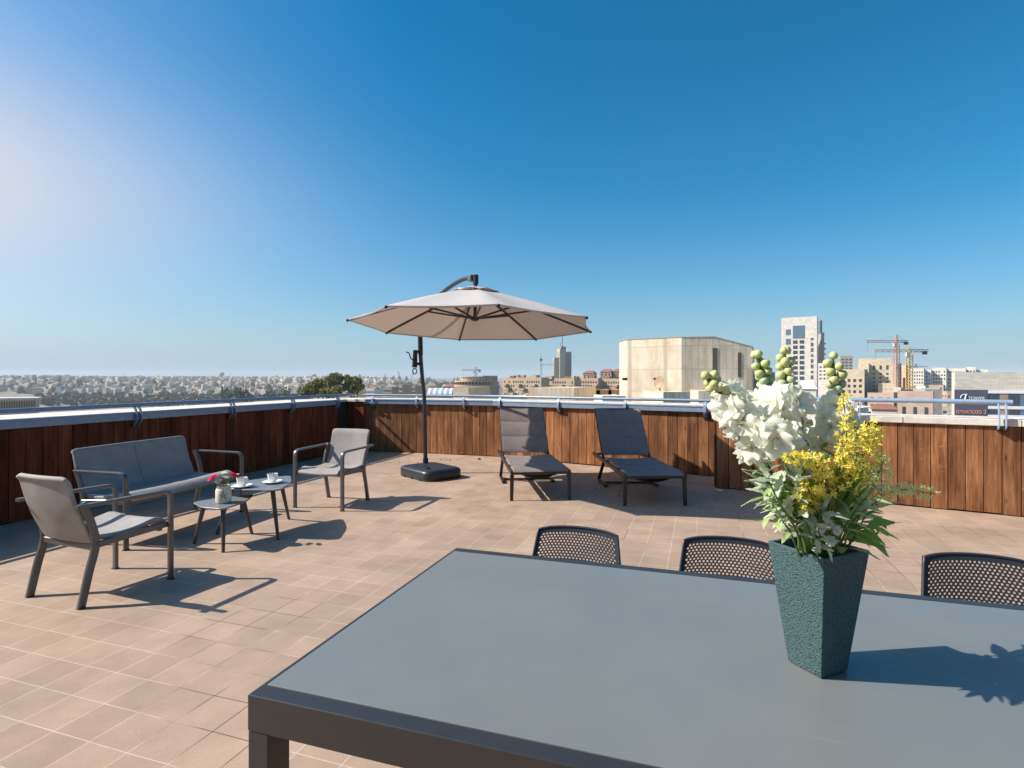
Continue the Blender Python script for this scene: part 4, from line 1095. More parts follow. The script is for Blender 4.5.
LM = {'fresh': [leaf_mesh('fresh_leaf', M['leaf'], 0.46, 8, 0.2 + 0.15 * k, 0.12) for k in range(2)],
      'grey': [leaf_mesh('silver_leaf', M['leaf_grey'], 0.42, 12, 0.15 + 0.2 * k, 0.1, 4) for k in range(2)],
      'greyoval': [leaf_mesh('silver_oval_leaf', M['leaf_grey'], 0.40, 8, 0.15, 0.15)],
      'olive': [leaf_mesh('olive_leaf', M['leaf_olive'], 0.30, 8, 0.25, 0.15)]}
def floret(seed, np_=6):
    """an open ruffled flower facing +y, about 1 unit across"""
    rnd = random.Random(seed); mb = MB()
    for layer, (cnt, L_, op) in enumerate(((5, 0.64, 1.05), (3, 0.52, 0.60))):
        for k in range(cnt):
            a = 2 * math.pi * k / cnt + layer * 0.6 + rnd.uniform(-.3, .3)
            m = Matrix.Rotation(a, 3, 'Y'); nu, nv = 8, 7; vs = []
            ph = rnd.uniform(0, 6); ph2 = rnd.uniform(0, 6); LL = L_ * rnd.uniform(.8, 1.2); tw = rnd.uniform(-.25, .25); oo = op * rnd.uniform(.8, 1.15)
            for i in range(nv + 1):
                t = i / nv; hw = LL * 0.74 * (0.16 + 0.84 * math.sin(math.pi * 0.5 * min(1, t * 1.2))) * (1 - 0.22 * max(0, t - 0.75) * 4)
                ang = oo * (0.25 + 0.95 * t)
                for q in range(nu + 1):
                    u = q / nu * 2 - 1
                    rad = LL * (t ** 0.9) * math.sin(ang) + 0.02; ht = LL * t * math.cos(ang) * 0.9
                    ruf = LL * t * t * (0.14 * math.sin(u * 5.6 + ph) + 0.045 * math.sin(u * 11.5 + ph2)) + 0.04 * LL * t * math.sin(8 * t + u * 3 + ph)
                    vs.append(m @ Vector((u * hw * (1 + .12 * math.sin(3 * u + ph2)), ht + ruf + tw * u * t * LL - 0.06 * LL * u * u, rad + 0.5 * ruf - 0.10 * LL * abs(u) ** 2.5 * t)))
            W = nu + 1
            mb.add(vs, [(i * W + q, i * W + q + 1, i * W + W + q + 1, i * W + W + q) for i in range(nv) for q in range(nu)])
    return mb.mesh('floret', M['petal'], 80)
FLO = [floret(s) for s in (1, 2, 3)]
def bud_mesh(material, seed):
    mb = MB().ball((0, 0.5, 0), 0.5, 12, 8, (1, 0.95, 1))
    for i, v in enumerate(mb.v):
        a = math.atan2(v.z, v.x); mb.v[i] = v + Vector((v.x, 0, v.z)) * (0.05 * math.cos(5 * a)) + Vector((0, 0.07 if v.y > 0.9 else 0, 0))
    return mb.mesh('bud_ball', material, 80)
BUD = [bud_mesh(M['bud'], 0), bud_mesh(M['bud_low'], 1)]
SEP = leaf_mesh('sepal', M['leaf'], 0.4, 5, 0.3, 0.2)
ROOT = VC + Vector((0, 0, VH - 0.03))
def pxpath(pts, n=8):
    return smoothpath([D(x, y, Y) - ROOT for x, y, Y in pts], n)
def base_px(dx, dz=0.0):
    """a start point inside the vase mouth"""
    return ROOT + Vector((dx, dz, -0.03))
def stalk(label, start, pts, buds, zone, nfl, size, seed, group='white flower stalks with green buds'):
    rnd = random.Random(seed)
    t = thing('white_flower_stalk', label, 'flower', ROOT, 0, group)
    path = smoothpath([Vector((start[0], start[1], -0.03))] + [D(x, y, Y) - ROOT for x, y, Y in pts], 8)
    n = len(path)
    MB().tube(path, 0.0042, 8, [1.15 - 0.6 * i / n for i in range(n)]).build('stem', M['stem'], t, smooth=60)
    for k in range(buds):
        f = 1 - 0.25 * (k / buds) ** 0.95; i = min(n - 2, int(f * (n - 1))); p = path[i].lerp(path[i + 1], 0.5)
        d = (path[i + 1] - path[i]).normalized(); a = k * 2.25 + seed
        o = d.orthogonal().normalized(); o = Matrix.Rotation(a, 3, d) @ o
        dirn = (o * (0.9 if k > 1 else 0.3) + d * (0.5 if k > 1 else 1.0)).normalized()
        place('bud', BUD[0] if k < buds * 0.6 else BUD[1], t, p + dirn * 0.004, dirn, 0, rnd.uniform(0.0185, 0.0225) * (1.0 if k > 1 else 0.92))
    for k in range(nfl):
        f = zone[0] + (zone[1] - zone[0]) * (k + rnd.uniform(0, .6)) / nfl; i = min(n - 2, int(f * (n - 1))); p = path[i]
        d = (path[i + 1] - path[i]).normalized()
        o = Matrix.Rotation(k * 2.4 + seed * 1.3 + rnd.uniform(-.4, .4), 3, d) @ d.orthogonal().normalized()
        o = (o + Vector((-0.15, -0.45, 0.0)) * 0.8 + d * 0.25).normalized()
        s_ = size * rnd.uniform(0.85, 1.2)
        fo = place('blossom', FLO[k % 3], t, p + o * rnd.uniform(0.008, 0.024), o, rnd.uniform(0, 6), s_)
        for q in range(2): place('sepal', SEP, fo, Vector((0, -0.02, 0)), Vector((math.cos(q * 2.5 + k), 0.35, math.sin(q * 2.5 + k))), 0, 0.42)
    for k in range(5):
        f = 0.25 + 0.075 * k; i = int(f * (n - 1)); d = (path[i + 1] - path[i]).normalized()
        o = Matrix.Rotation(k * 2.3 + seed, 3, d) @ d.orthogonal().normalized()
        place('leaf', LM['greyoval'][0] if k % 2 else LM['olive'][0], t, path[i], o * 0.75 + d * 0.8, rnd.uniform(-.5, .5), rnd.uniform(0.055, 0.08))
    return t
stalk('white flower stalk bending far left, its green buds lowest over the stone block', (-0.02, 0.0), [(800, 520, 1.28), (765, 462, 1.27), (739, 422, 1.26), (724, 396, 1.26), (709, 378, 1.26)], 14, (0.44, 0.78), 8, 0.052, 1)
stalk('white flower stalk second from the left, buds in front of the stone block', (-0.01, 0.02), [(805, 520, 1.31), (784, 460, 1.32), (772, 420, 1.32), (767, 389, 1.32), (758, 358, 1.32)], 15, (0.50, 0.74), 6, 0.052, 2)
stalk('white flower stalk whose green buds stand before the white tower', (0.0, 0.0), [(812, 520, 1.27), (798, 462, 1.25), (788, 425, 1.245), (787, 389, 1.25), (785, 354, 1.25)], 15, (0.44, 0.76), 9, 0.053, 3)
stalk('white flower stalk on the right, buds standing between the tower and the hotel', (0.015, 0.01), [(826, 520, 1.29), (838, 462, 1.27), (838, 428, 1.26), (837, 394, 1.26), (833, 359, 1.26)], 15, (0.46, 0.76), 8, 0.052, 4)
stalk('short white flower stalk without buds at the middle of the bouquet', (0.0, -0.015), [(812, 520, 1.24), (800, 460, 1.21), (776, 440, 1.20), (764, 420, 1.20)], 0, (0.66, 0.97), 4, 0.056, 6, None)

def yfloret(material, seed):
    rnd = random.Random(seed); mb = MB()
    for c in range(3):
        off = Vector((rnd.uniform(-.5, .5), rnd.uniform(0, .5), rnd.uniform(-.5, .5))) * 0.9
        mm = Matrix.Rotation(rnd.uniform(-.9, .9), 3, 'X') @ Matrix.Rotation(rnd.uniform(-.9, .9), 3, 'Z')
        for k in range(4):
            m = mm @ Matrix.Rotation(k * math.pi / 2 + c, 3, 'Y'); tw = rnd.uniform(-.15, .15)
            vs = []
            for i, (hw, r_, z) in enumerate(((0.06, 0.0, 0.0), (0.13, 0.28, 0.26), (0.14, 0.60, 0.40 + tw), (0.05, 0.92, 0.34 + tw))):
                vs += [off + m @ Vector((-hw, z, r_)), off + m @ Vector((hw, z + tw * .4, r_))]
            mb.add(vs, [(2 * i, 2 * i + 1, 2 * i + 3, 2 * i + 2) for i in range(3)])
        mb.tube([off, off - Vector((0, .3, 0))], 0.06, 5)
    return mb.mesh('small_flowers', material, 80)
YF = [yfloret(M['yellow'], s) for s in (1, 2, 3)]; YP = [yfloret(M['yellow_pale'], s) for s in (4, 5)]
def spray(label, start, pts, n_fl, frac, pale, seed, spread=0.016, size=0.0095):
    rnd = random.Random(seed); t = thing('yellow_flower_spray', label, 'flower', ROOT, 0, 'yellow flower sprays')
    path = smoothpath([Vector((start[0], start[1], -0.03))] + [D(x, y, Y) - ROOT for x, y, Y in pts], 8); n = len(path)
    mb = MB(); mb.tube(path, 0.0022, 6, [1.2 - 0.7 * i / n for i in range(n)])
    spots = []
    for k in range(n_fl):
        f = 1 - frac * (1 - (k / n_fl)) * 1.0; f = min(0.999, f); x = f * (n - 1); i = min(n - 2, int(x)); p = path[i].lerp(path[i + 1], x - i)
        d = (path[i + 1] - path[i]).normalized(); o = Matrix.Rotation(k * 2.4 + rnd.uniform(-.5, .5), 3, d) @ d.orthogonal().normalized()
        q = p + o * rnd.uniform(0.3, 1.0) * spread * (1.3 - 0.8 * (k / n_fl))
        if k % 2 == 0: mb.tube([p, q], 0.0011, 4)
        spots.append((q, (o + d * 0.5).normalized()))
    mb.build('stem', M['twig'], t, smooth=60)
    for q, d in spots:
        place('blossom', rnd.choice(YP if pale else YF), t, q, d, rnd.uniform(0, 6), size * rnd.uniform(0.8, 1.25))
S0 = (0.01, 0.0)
spray('yellow flower spray reaching highest to the right beside the hotel', (0.02, 0.0), [(838, 520, 1.23), (848, 480, 1.20), (860, 448, 1.18), (877, 426, 1.18)], 44, 0.50, False, 1, 0.030)
spray('yellow flower spray standing straight up, a thin tip above the rail', (0.01, -0.01), [(832, 520, 1.22), (838, 470, 1.18), (846, 432, 1.16), (843, 396, 1.16)], 34, 0.60, False, 2, 0.012)
spray('yellow flower spray lying level to the left under the white blossoms', (0.0, -0.02), [(826, 520, 1.22), (826, 478, 1.17), (812, 461, 1.15), (786, 456, 1.14)], 40, 0.50, False, 3, 0.016)
spray('yellow flower spray hanging low in the middle over the grass blades', (0.0, -0.02), [(822, 520, 1.22), (826, 492, 1.19), (814, 484, 1.17), (795, 504, 1.16)], 44, 0.52, False, 4, 0.024)
spray('short yellow flower spray in the heart of the bouquet', (0.01, -0.01), [(828, 520, 1.22), (834, 490, 1.18), (842, 470, 1.17), (852, 462, 1.17)], 32, 0.50, False, 5, 0.030)
spray('dense yellow flower spray at the right shoulder of the bouquet', (0.02, 0.01), [(838, 520, 1.24), (850, 480, 1.21), (864, 455, 1.20), (870, 436, 1.20)], 36, 0.46, False, 8, 0.034)
spray('pale yellow flower spray with a bushy tip before the plank wall', (0.025, 0.01), [(846, 525, 1.25), (868, 495, 1.22), (878, 475, 1.21), (885, 456, 1.21)], 34, 0.42, True, 6, 0.024)
spray('pale yellow flower spray trailing farthest right in front of the plank wall', (0.03, 0.0), [(848, 528, 1.24), (872, 505, 1.22), (898, 490, 1.21), (936, 494, 1.21)], 36, 0.50, True, 7, 0.014)
spray('yellow flower spray low on the left side near the vase rim', (-0.01, -0.02), [(815, 530, 1.24), (812, 508, 1.20), (806, 498, 1.19), (800, 490, 1.19)], 24, 0.5, False, 9, 0.016)

def leafy(label, kind, start, pts, n_l, size, seed, frac=0.75, group=None):
    rnd = random.Random(seed); t = thing('leafy_stem', label, 'foliage stem', ROOT, 0, group)
    path = smoothpath([Vector((start[0], start[1], -0.03))] + [D(x, y, Y) - ROOT for x, y, Y in pts], 8); n = len(path)
    MB().tube(path, 0.0022, 6, [1.2 - 0.7 * i / n for i in range(n)]).build('stem', M['stem'], t, smooth=60)
    for k in range(n_l):
        f = min(0.999, 1 - frac * (1 - k / max(1, n_l - 1))); x = f * (n - 1); i = min(n - 2, int(x)); p = path[i].lerp(path[i + 1], x - i)
        d = (path[i + 1] - path[i]).normalized(); o = Matrix.Rotation(k * math.pi + rnd.uniform(-.7, .7) + seed, 3, d) @ d.orthogonal().normalized()
        dd = d if k == n_l - 1 else (o * 0.9 + d * 0.6)
        place('leaf', rnd.choice(LM[kind]), t, p, dd, rnd.uniform(-.6, .6), size * rnd.uniform(0.8, 1.2))
gl = 'leafy stems in the vase'
leafy('silvery leafy stem on the left side of the bouquet, leaning left', 'grey', (-0.03, -0.01), [(798, 530, 1.26), (784, 508, 1.24), (772, 485, 1.23), (764, 462, 1.23)], 14, 0.052, 1, group=gl)
leafy('silvery leafy stem low on the left above the vase rim', 'grey', (-0.03, -0.03), [(800, 530, 1.24), (788, 515, 1.23), (778, 503, 1.22), (770, 497, 1.22)], 11, 0.046, 2, group=gl)
leafy('silvery leafy stem upright behind the lower yellow spray', 'grey', (-0.01, 0.01), [(806, 535, 1.27), (800, 505, 1.26), (797, 480, 1.26), (790, 458, 1.26)], 13, 0.060, 3, group=gl)
leafy('silvery leafy stem drooping over the front rim of the vase', 'grey', (-0.005, -0.03), [(812, 540, 1.21), (817, 538, 1.19), (823, 544, 1.185)], 7, 0.036, 4, group=gl)
leafy('olive leafy stem fanning out low on the left', 'olive', (-0.03, 0.02), [(797, 530, 1.30), (784, 510, 1.31), (774, 500, 1.31), (768, 492, 1.31)], 10, 0.062, 5, group=gl)
leafy('fresh green stem with broad leaves at the lower right of the bouquet', 'fresh', (0.04, 0.0), [(850, 543, 1.25), (862, 538, 1.24), (875, 534, 1.24), (880, 530, 1.24)], 8, 0.054, 6, group=gl)
leafy('dark green broad leaved stem behind the grass on the right', 'fresh', (0.03, 0.02), [(845, 535, 1.30), (858, 520, 1.31), (862, 505, 1.31)], 8, 0.056, 7, group=gl)
leafy('silvery leafy stem standing on the right behind the green leaves', 'greyoval', (0.03, 0.03), [(848, 530, 1.33), (862, 505, 1.34), (868, 485, 1.34), (862, 470, 1.34)], 10, 0.062, 8, group=gl)
leafy('olive leafy stem rising in the middle beneath the white blossoms', 'olive', (0.0, 0.02), [(812, 520, 1.31), (815, 480, 1.31), (822, 450, 1.31), (826, 425, 1.31)], 10, 0.085, 9, group=gl)
leafy('grey green stem at the left edge of the bouquet under the white flowers', 'greyoval', (-0.02, 0.01), [(798, 520, 1.29), (775, 485, 1.29), (760, 460, 1.28), (750, 446, 1.28)], 12, 0.06, 10, group=gl)
leafy('lacy silvery stem at the right rim of the vase', 'grey', (0.045, 0.0), [(848, 548, 1.24), (858, 530, 1.23), (866, 516, 1.23), (878, 508, 1.23)], 9, 0.052, 11, group=gl)

leafy('silvery leafy stem in front at the left, its lacy leaves catching the sun', 'grey', (-0.028, -0.022), [(796, 530, 1.20), (782, 508, 1.17), (774, 492, 1.16), (768, 478, 1.16)], 13, 0.046, 12, group=gl)
leafy('silvery leafy stem in the middle under the level yellow spray', 'grey', (-0.003, -0.03), [(808, 528, 1.20), (798, 505, 1.17), (796, 486, 1.16), (800, 470, 1.16)], 13, 0.044, 13, group=gl)
leafy('light green stem with small oval leaves in front on the right', 'olive', (0.03, -0.03), [(838, 535, 1.20), (850, 520, 1.18), (858, 508, 1.17), (866, 498, 1.17)], 11, 0.05, 14, group=gl)
leafy('fresh green stem in front with leaves spreading over the right rim', 'fresh', (0.035, -0.03), [(846, 540, 1.20), (856, 531, 1.19), (868, 526, 1.185)], 8, 0.050, 15, group=gl)
leafy('olive stem leaning left low in front of the grass blades', 'olive', (-0.032, -0.015), [(790, 532, 1.21), (776, 516, 1.19), (768, 506, 1.18), (764, 498, 1.18)], 11, 0.05, 16, group=gl)
leafy('short silvery stem filling the middle of the vase mouth', 'grey', (0.0, -0.03), [(815, 538, 1.19), (818, 522, 1.175), (824, 508, 1.17)], 11, 0.042, 17, group=gl)
def tuft(label, start, tips, seed, w=0.0042):
    rnd = random.Random(seed); t = thing('grass_tuft', label, 'grass tuft', ROOT, 0, 'grass tufts in the vase'); mb = MB()
    for x, y, Y in tips:
        tip = D(x + rnd.uniform(-2, 2), y + rnd.uniform(-2, 2), Y) - ROOT; s_ = Vector((start[0] + rnd.uniform(-.008, .008), start[1] + rnd.uniform(-.008, .008), -0.03))
        mid = s_.lerp(tip, 0.45) + Vector((0, 0, 0.045)) - Vector((tip.x - s_.x, tip.y - s_.y, 0)) * 0.12
        pth = smoothpath([s_, mid, tip], 7); n = len(pth)
        mb.sweep(pth, [(w, 0.0006), (0, -0.0012), (-w, 0.0006), (0, 0.0001)], up=(rnd.uniform(-.5, .5), -0.7, 0.5), scales=[0.8] + [1.0] * (n - 4) + [0.75, 0.45, 0.08])
    mb.build('blades', M['blade'], t, smooth=50)
rnd = random.Random(9)
tuft('grass tuft leaning left with long pointed blades', (-0.02, -0.01), [(744 + k * 3.4 + rnd.uniform(-3, 3), 472 + abs(k - 3) * 1.2 + rnd.uniform(-6, 10), 1.24 + rnd.uniform(-.06, .06)) for k in range(20)], 1)
tuft('dense upright grass tuft on the right leaning towards the yellow sprays', (0.015, -0.01), [(848 + rnd.uniform(-10, 22), 452 + rnd.uniform(0, 30), 1.23 + rnd.uniform(-.04, .04)) for k in range(34)], 2)
tuft('loose grass tuft in the front middle of the vase', (0.0, -0.02), [(808 + rnd.uniform(-12, 36), 470 + rnd.uniform(0, 40), 1.20 + rnd.uniform(-.04, .04)) for k in range(26)], 3)
tuft('bright grass tuft in front on the left with upright narrow blades', (-0.022, -0.022), [(786 + rnd.uniform(-22, 18), 468 + rnd.uniform(0, 42), 1.17 + rnd.uniform(-.02, .02)) for k in range(22)], 5, 0.003)
tuft('bright grass tuft in front on the right with upright narrow blades', (0.012, -0.028), [(846 + rnd.uniform(-12, 24), 456 + rnd.uniform(0, 42), 1.16 + rnd.uniform(-.02, .02)) for k in range(26)], 6, 0.003)
tuft('sparse grass tuft with single blades hanging far out over the rim', (0.0, 0.0), [(743, 519, 1.24), (893, 547, 1.22), (758, 500, 1.26), (770, 470, 1.30), (886, 470, 1.28)], 4, 0.0022)
wf = thing('tiny_white_flowers', 'sprig of tiny white flowers low in front above the vase rim', 'sprig', ROOT)
mb = MB(); heads = [(820, 528, 1.19), (828, 524, 1.20), (830, 541, 1.18), (836, 530, 1.19), (824, 516, 1.20)]
for x, y, Y in heads: mb.tube(smoothpath([Vector((0.005, -0.03, -0.03)), D(x, y + 12, Y) - ROOT, D(x, y, Y) - ROOT], 4), 0.0009, 4)
mb.build('stem', M['stem'], wf)
for x, y, Y in heads: place('blossom', FLO[0], wf, D(x, y, Y) - ROOT, Vector((random.uniform(-.4, .4), -0.8, 0.5)), 0, 0.018)

# ================================================================= THE CITY
UNIT = MB().box((0, 0, 0), (1, 1, 1))
WIN = {k: UNIT.mesh('window_' + k, M[k]) for k in ('blind', 'pane_blue', 'recess')}
def bld(name, label, x0, x1, ytop, dist, depth, m, yaw=0.0, cat='building', group=None, grid=None, side=None, wk='blind', zb=None, roof=None, parapet=0.6, rise=0.2, roofm=None):
    """block whose silhouette fills picture columns x0..x1 and rises to row ytop, front face at distance dist"""
    vis = (x1 - x0) / F * dist; a = R(yaw)
    cx = ((x0 + x1) / 2 - 512) / F * dist; th = math.atan2(cx, dist); rel_ = a + th
    w = max(2.0, (vis * math.cos(th) - depth * abs(math.sin(rel_))) / math.cos(rel_))
    top = EYE + (HOR - ytop) / F * dist
    if zb is None: zb = ground_z(cx, dist) - 2
    c = Vector((cx * (1 + depth * 0.5 / dist), dist + depth * 0.5, zb)); H = top - zb
    t = thing(name, label, cat, c, a, group)
    mb = MB(); mb.box((0, 0, H / 2), (w, depth, H))
    if roof is None:
        mb.box((0, -depth / 2 + 0.15, H + parapet / 2), (w - 0.02, 0.3, parapet)); mb.box((-w / 2 + 0.15, 0.15, H + parapet / 2 - 0.02), (0.3, depth - 0.34, parapet)); mb.box((w / 2 - 0.15, 0.15, H + parapet / 2 - 0.02), (0.3, depth - 0.34, parapet))
    mb.build('walls', m, t)
    if roof == 'gable':
        mb = MB(); mb.add([(-w / 2 - .3, -depth / 2 - .3, H), (w / 2 + .3, -depth / 2 - .3, H), (w / 2 + .3, depth / 2 + .3, H), (-w / 2 - .3, depth / 2 + .3, H), (-w / 2 + w * .2, 0, H + depth * rise), (w / 2 - w * .2, 0, H + depth * rise)], [(3, 2, 1, 0), (0, 1, 5, 4), (1, 2, 5), (2, 3, 4, 5), (3, 0, 4)]); mb.build('roof', roofm or M['redroof'], t)
    def face(gr, front):
        cols, rows, fw, fh, z0, z1 = gr[:6]; skip = gr[6] if len(gr) > 6 else 0
        W = w if front else depth
        for i in range(cols):
            for j_ in range(rows):
                if skip and random.random() < skip: continue
                u = (i + 0.5) / cols - 0.5; zz = H * (z0 + (z1 - z0) * (j_ + 0.5) / rows)
                sz = (W / cols * fw, 0.12, H * (z1 - z0) / rows * fh)
                if front: put('window', WIN[wk], t, (u * W * 0.94, -depth / 2 - 0.0, zz), (0, 0, 0), sz)
                else: put('window', WIN[wk], t, (-w / 2, u * W * 0.94, zz), (0, 0, R(90)), sz)
    if grid: face(grid, True)
    if side: face(side, False)
    t['_'] = 0; del t['_']
    return t, w, depth, H

# --- the big stone clad block: three faces, two tall slots
def corner(x, Y): return ((x - 512) / F * Y, Y)
sb = thing('stone_block', 'big windowless stone clad block with stained panels and two tall slots', 'building', (0, 0, 0))
zt = EYE + (HOR - 339.0) / F * 60
E_ = (24.26, 56.48)
poly = [corner(619.5, 65.5), corner(626.5, 61.6), corner(681.5, 57.6), (20.6, 57.08), E_, corner(754, 74), corner(640, 80)]
tops = [zt, zt, zt, zt, EYE + (HOR - 347) / F * 56.5, EYE + (HOR - 347) / F * 56.5, zt]
n_ = len(poly)
mb = MB(); mb.add([(p[0], p[1], -19) for p in poly] + [(p[0], p[1], z) for p, z in zip(poly, tops)], [list(range(n_))[::-1], list(range(n_, 2 * n_))] + [(i, (i + 1) % n_, n_ + (i + 1) % n_, n_ + i) for i in range(n_)])
mb.build('walls', M['st_clad'], sb)
mb = MB()
for i in range(5):
    p_, q_ = Vector((*poly[i], tops[i])), Vector((*poly[i + 1], tops[i + 1])); mb.sweep([p_ + Vector((0, 0, .03)), q_ + Vector((0, 0, .03))], rr(0.10, 0.05, 0.01, 1))
mb.build('roof_edge', M['barrel'], sb)
A_, B_ = Vector(poly[2]), Vector(poly[4]); dd = (B_ - A_).normalized()
for x, yb, yt in ((715, 376, 348), (739.5, 377, 352.5)):
    k = (x - 512) / F; fa = A_.x - k * A_.y; fb = B_.x - k * B_.y; q = A_.lerp(B_, fa / (fa - fb))
    z0, z1 = D(x, yb, q.y).z, D(x, yt, q.y).z
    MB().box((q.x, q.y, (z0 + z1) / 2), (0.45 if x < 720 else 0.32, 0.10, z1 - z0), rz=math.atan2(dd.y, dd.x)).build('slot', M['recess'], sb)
lp = thing('floodlight', 'small floodlight on an arm fixed to the stone block wall', 'lamp', D(654, 379, 57.9))
MB().tube([(0, 0.45, 0), (0, -0.5, 0.05)], 0.05, 6).build('arm', M['metal_dark'], lp); MB().box((0.1, -0.55, 0.0), (0.5, 0.25, 0.22), rot=Matrix.Rotation(0.5, 3, 'X')).build('lamp_head', M['metal_dark'], lp, bevel=0.03)
l2 = thing('floodlight', 'small floodlight at the left edge of the stone block', 'lamp', D(623, 379, 58.6)); dup_src = lp
for ch in list(lp.children): dup(ch, None, None, None, l2)
dp = D(660, 391, 52); ds = thing('satellite_dish', 'tan satellite dish on the low roof before the stone block', 'satellite dish', dp)
dm = MB(); dm.lathe([(0.0, 0.0), (0.25, 0.02), (0.45, 0.08), (0.62, 0.16), (0.60, 0.19), (0.44, 0.11), (0.0, 0.03)], seg=24)
do = dm.build('reflector', M['barrel'], ds, smooth=50); do.rotation_euler = (R(75), 0, R(-65)); do.location = (0, 0, 0.75)
MB().tube([(0, 0, -0.4), (0, 0.05, 0.7)], 0.05, 8).build('mast', M['metal_dark'], ds)
# low roofs in front of it
def low(name, label, x0, x1, y, dist, depth, m, yaw=0.0, cat='roof block'):
    return bld(name, label, x0, x1, y, dist, depth, m, yaw, cat, zb=-16, parapet=0.05)
low('roof_block', 'low tan rooftop block in front of the stone block', 640, 690, 392.5, 46, 7, M['st_clad'], 0)
low('roof_block', 'low sunlit rooftop wall right of the satellite dish', 684, 758, 391.6, 50, 8, M['st_clad'], -12)
low('roof_block', 'square cream rooftop block between the two loungers', 528, 600, 388.0, 62, 10, M['st_clad'], -22)
low('roof_block', 'long pale rooftop parapet left of the square cream block', 474, 528, 396.8, 50, 5, M['st_white'], 0)
low('roof_block', 'pale rooftop parapet right of the square cream block', 596, 622, 396.4, 48, 5, M['st_white'], 0)
low('roof_block', 'cream stone rooftop block under the round office block', 453, 492, 387.5, 80, 9, M['st_cream'], -18)
low('roof_block', 'low cream rooftop parapet left of the parasol pole base', 372, 440, 397.2, 55, 6, M['st_cream'], 0)
# weathered sheds
for k, (a_, b_) in enumerate(((584, 596), (596, 606), (606, 619))):
    bld('roof_shed', ['first', 'second', 'third'][k] + ' brown rounded rooftop shed from the left beside the stone block' if k < 2 else 'paler brown rooftop shed touching the stone block', a_, b_, 390.5 - 0.2 * k, 75, 5, M['barrel'], 0, 'shed', 'brown rooftop sheds', zb=-15, parapet=0.05)

# --- right: white tower
t, w, dpt, H = bld('tower', 'white stone high rise tower with dark balcony columns', 781, 818, 319, 330, 8, M['st_white'], -32, 'tower', parapet=1.2)
fr = -dpt / 2
for u in (-0.10, 0.085):
    for k in range(15): put('balcony_opening', WIN['blind'], t, (u * w, fr, H - 13.5 - k * 3.05), (0, 0, 0), (0.13 * w, 0.2, 2.0))
for k in range(15):
    put('balcony_slab', WIN['recess'], t, (-0.007 * w, fr - 0.02, H - 14.95 - k * 3.05), (0, 0, 0), (0.33 * w, 0.1, 0.5)) if k < 0 else None
for u in (0.345, 0.385):
    for k in range(14): put('window', WIN['blind'], t, (u * w, fr, H - 12.0 - k * 3.2), (0, 0, 0), (0.028 * w, 0.2, 2.2 if k % 3 else 1.4))
for k in range(9): put('window', WIN['pane_blue'], t, (-0.30 * w, fr, H - 7.5 - k * 5.6), (0, 0, 0), (0.14 * w, 0.2, 3.4))
put('top_window', WIN['pane_blue'], t, (0.0, fr, H - 7.6), (0, 0, 0), (0.34 * w, 0.2, 7.6))
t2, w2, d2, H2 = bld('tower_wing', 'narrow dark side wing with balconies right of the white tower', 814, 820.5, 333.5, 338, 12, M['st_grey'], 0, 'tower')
for k in range(12): MB().box((w2 / 2 + 0.7, -2, H2 - 6 - k * 3.2), (1.6, 6, 0.9)).build('balcony', M['st_grey'], t2)
MB().box((-0.6, -d2 / 2 + 3, H2 + 4), (w2 * 0.6, 5, 8)).build('glass_box', M['pane_blue'], t2)
# behind the flowers
bld('apartment_block', 'low cream block between the white tower and the grey high rise', 818, 838, 364, 300, 10, M['st_white'], -38, grid=(4, 4, .5, .4, .7, .98))
bld('roof_block', 'flat roofed annex with a rail at the right end of the stone block', 745, 775, 377, 70, 6, M['st_tan'], -20, 'roof block', grid=(5, 1, .5, .5, .84, .93), zb=-16)
bld('high_rise', 'small grey high rise beyond the cream block, its left face pale', 838, 853, 356.5, 420, 14, M['st_grey'], -25, grid=(3, 8, .6, .45, .5, .97), side=(3, 8, .4, .4, .5, .97))
t, w, dpt, H = bld('hotel', 'cream stone hotel with rows of small square windows', 858, 892, 359.5, 240, 16, M['st_cream'], -34, cat='hotel')
for i in range(4):
    put('window', WIN['blind'], t, (w * (-0.22 + 0.2 * i), -dpt / 2, H - 3.4), (0, 0, 0), (0.065 * w, 0.2, 1.7))
    for j_ in range(8): put('window', WIN['blind'], t, (w * (-0.22 + 0.2 * i), -dpt / 2, H - 6.1 - j_ * 1.75), (0, 0, 0), (0.065 * w, 0.2, 0.75))
bld('hotel_wing', 'lower cream wing with large square windows left of the hotel', 828, 866, 370.5, 232, 12, M['st_cream'], -34, cat='hotel', grid=(6, 3, .45, .5, .60, .88))
bld('hotel_wing', 'stepped cream shoulder of the hotel on its left', 860, 870, 364.5, 238, 12, M['st_cream'], -34, cat='hotel', grid=(2, 2, .3, .3, .8, .95))
bld('hotel_wing', 'lowest plain cream wing right of the hotel', 878, 894, 384.5, 228, 10, M['st_cream'], -34, cat='hotel', grid=(3, 1, .2, .2, .86, .95))
bld('office_block', 'dark grey block just right of the hotel behind the cranes', 888, 896, 364.5, 300, 12, M['st_grey'], 0, grid=(2, 7, .6, .5, .5, .96))
bld('office_block', 'pale and dark block between the two crane masts', 895, 904.5, 366, 310, 12, M['st_tan'], 0, grid=(2, 6, .5, .5, .5, .96))
aps = [(908, 925, 369.4), (925, 932, 370.5), (932, 947, 368.8), (947, 966, 369.4), (966, 976, 368.2), (976, 988, 370.6)]
apl = ['white apartment block with balconies, first right of the second crane', 'narrow white apartment block set back between two wider ones', 'white apartment block with a stepped roof left of the sign building', 'white apartment block peeping over the left end of the sign building', 'tallest white apartment block behind the sign building', 'white apartment block at the right end of its row behind the sign building']
for (a_, b_, y_), l_ in zip(aps, apl):
    n_ = max(2, int((b_ - a_) / 2.6))
    bld('apartment_block', l_, a_, b_, y_, 430, 10, M['st_white'], -40, group='white apartment row', grid=(n_, 6, .45, .5, .42, .97, .12), parapet=0.8)
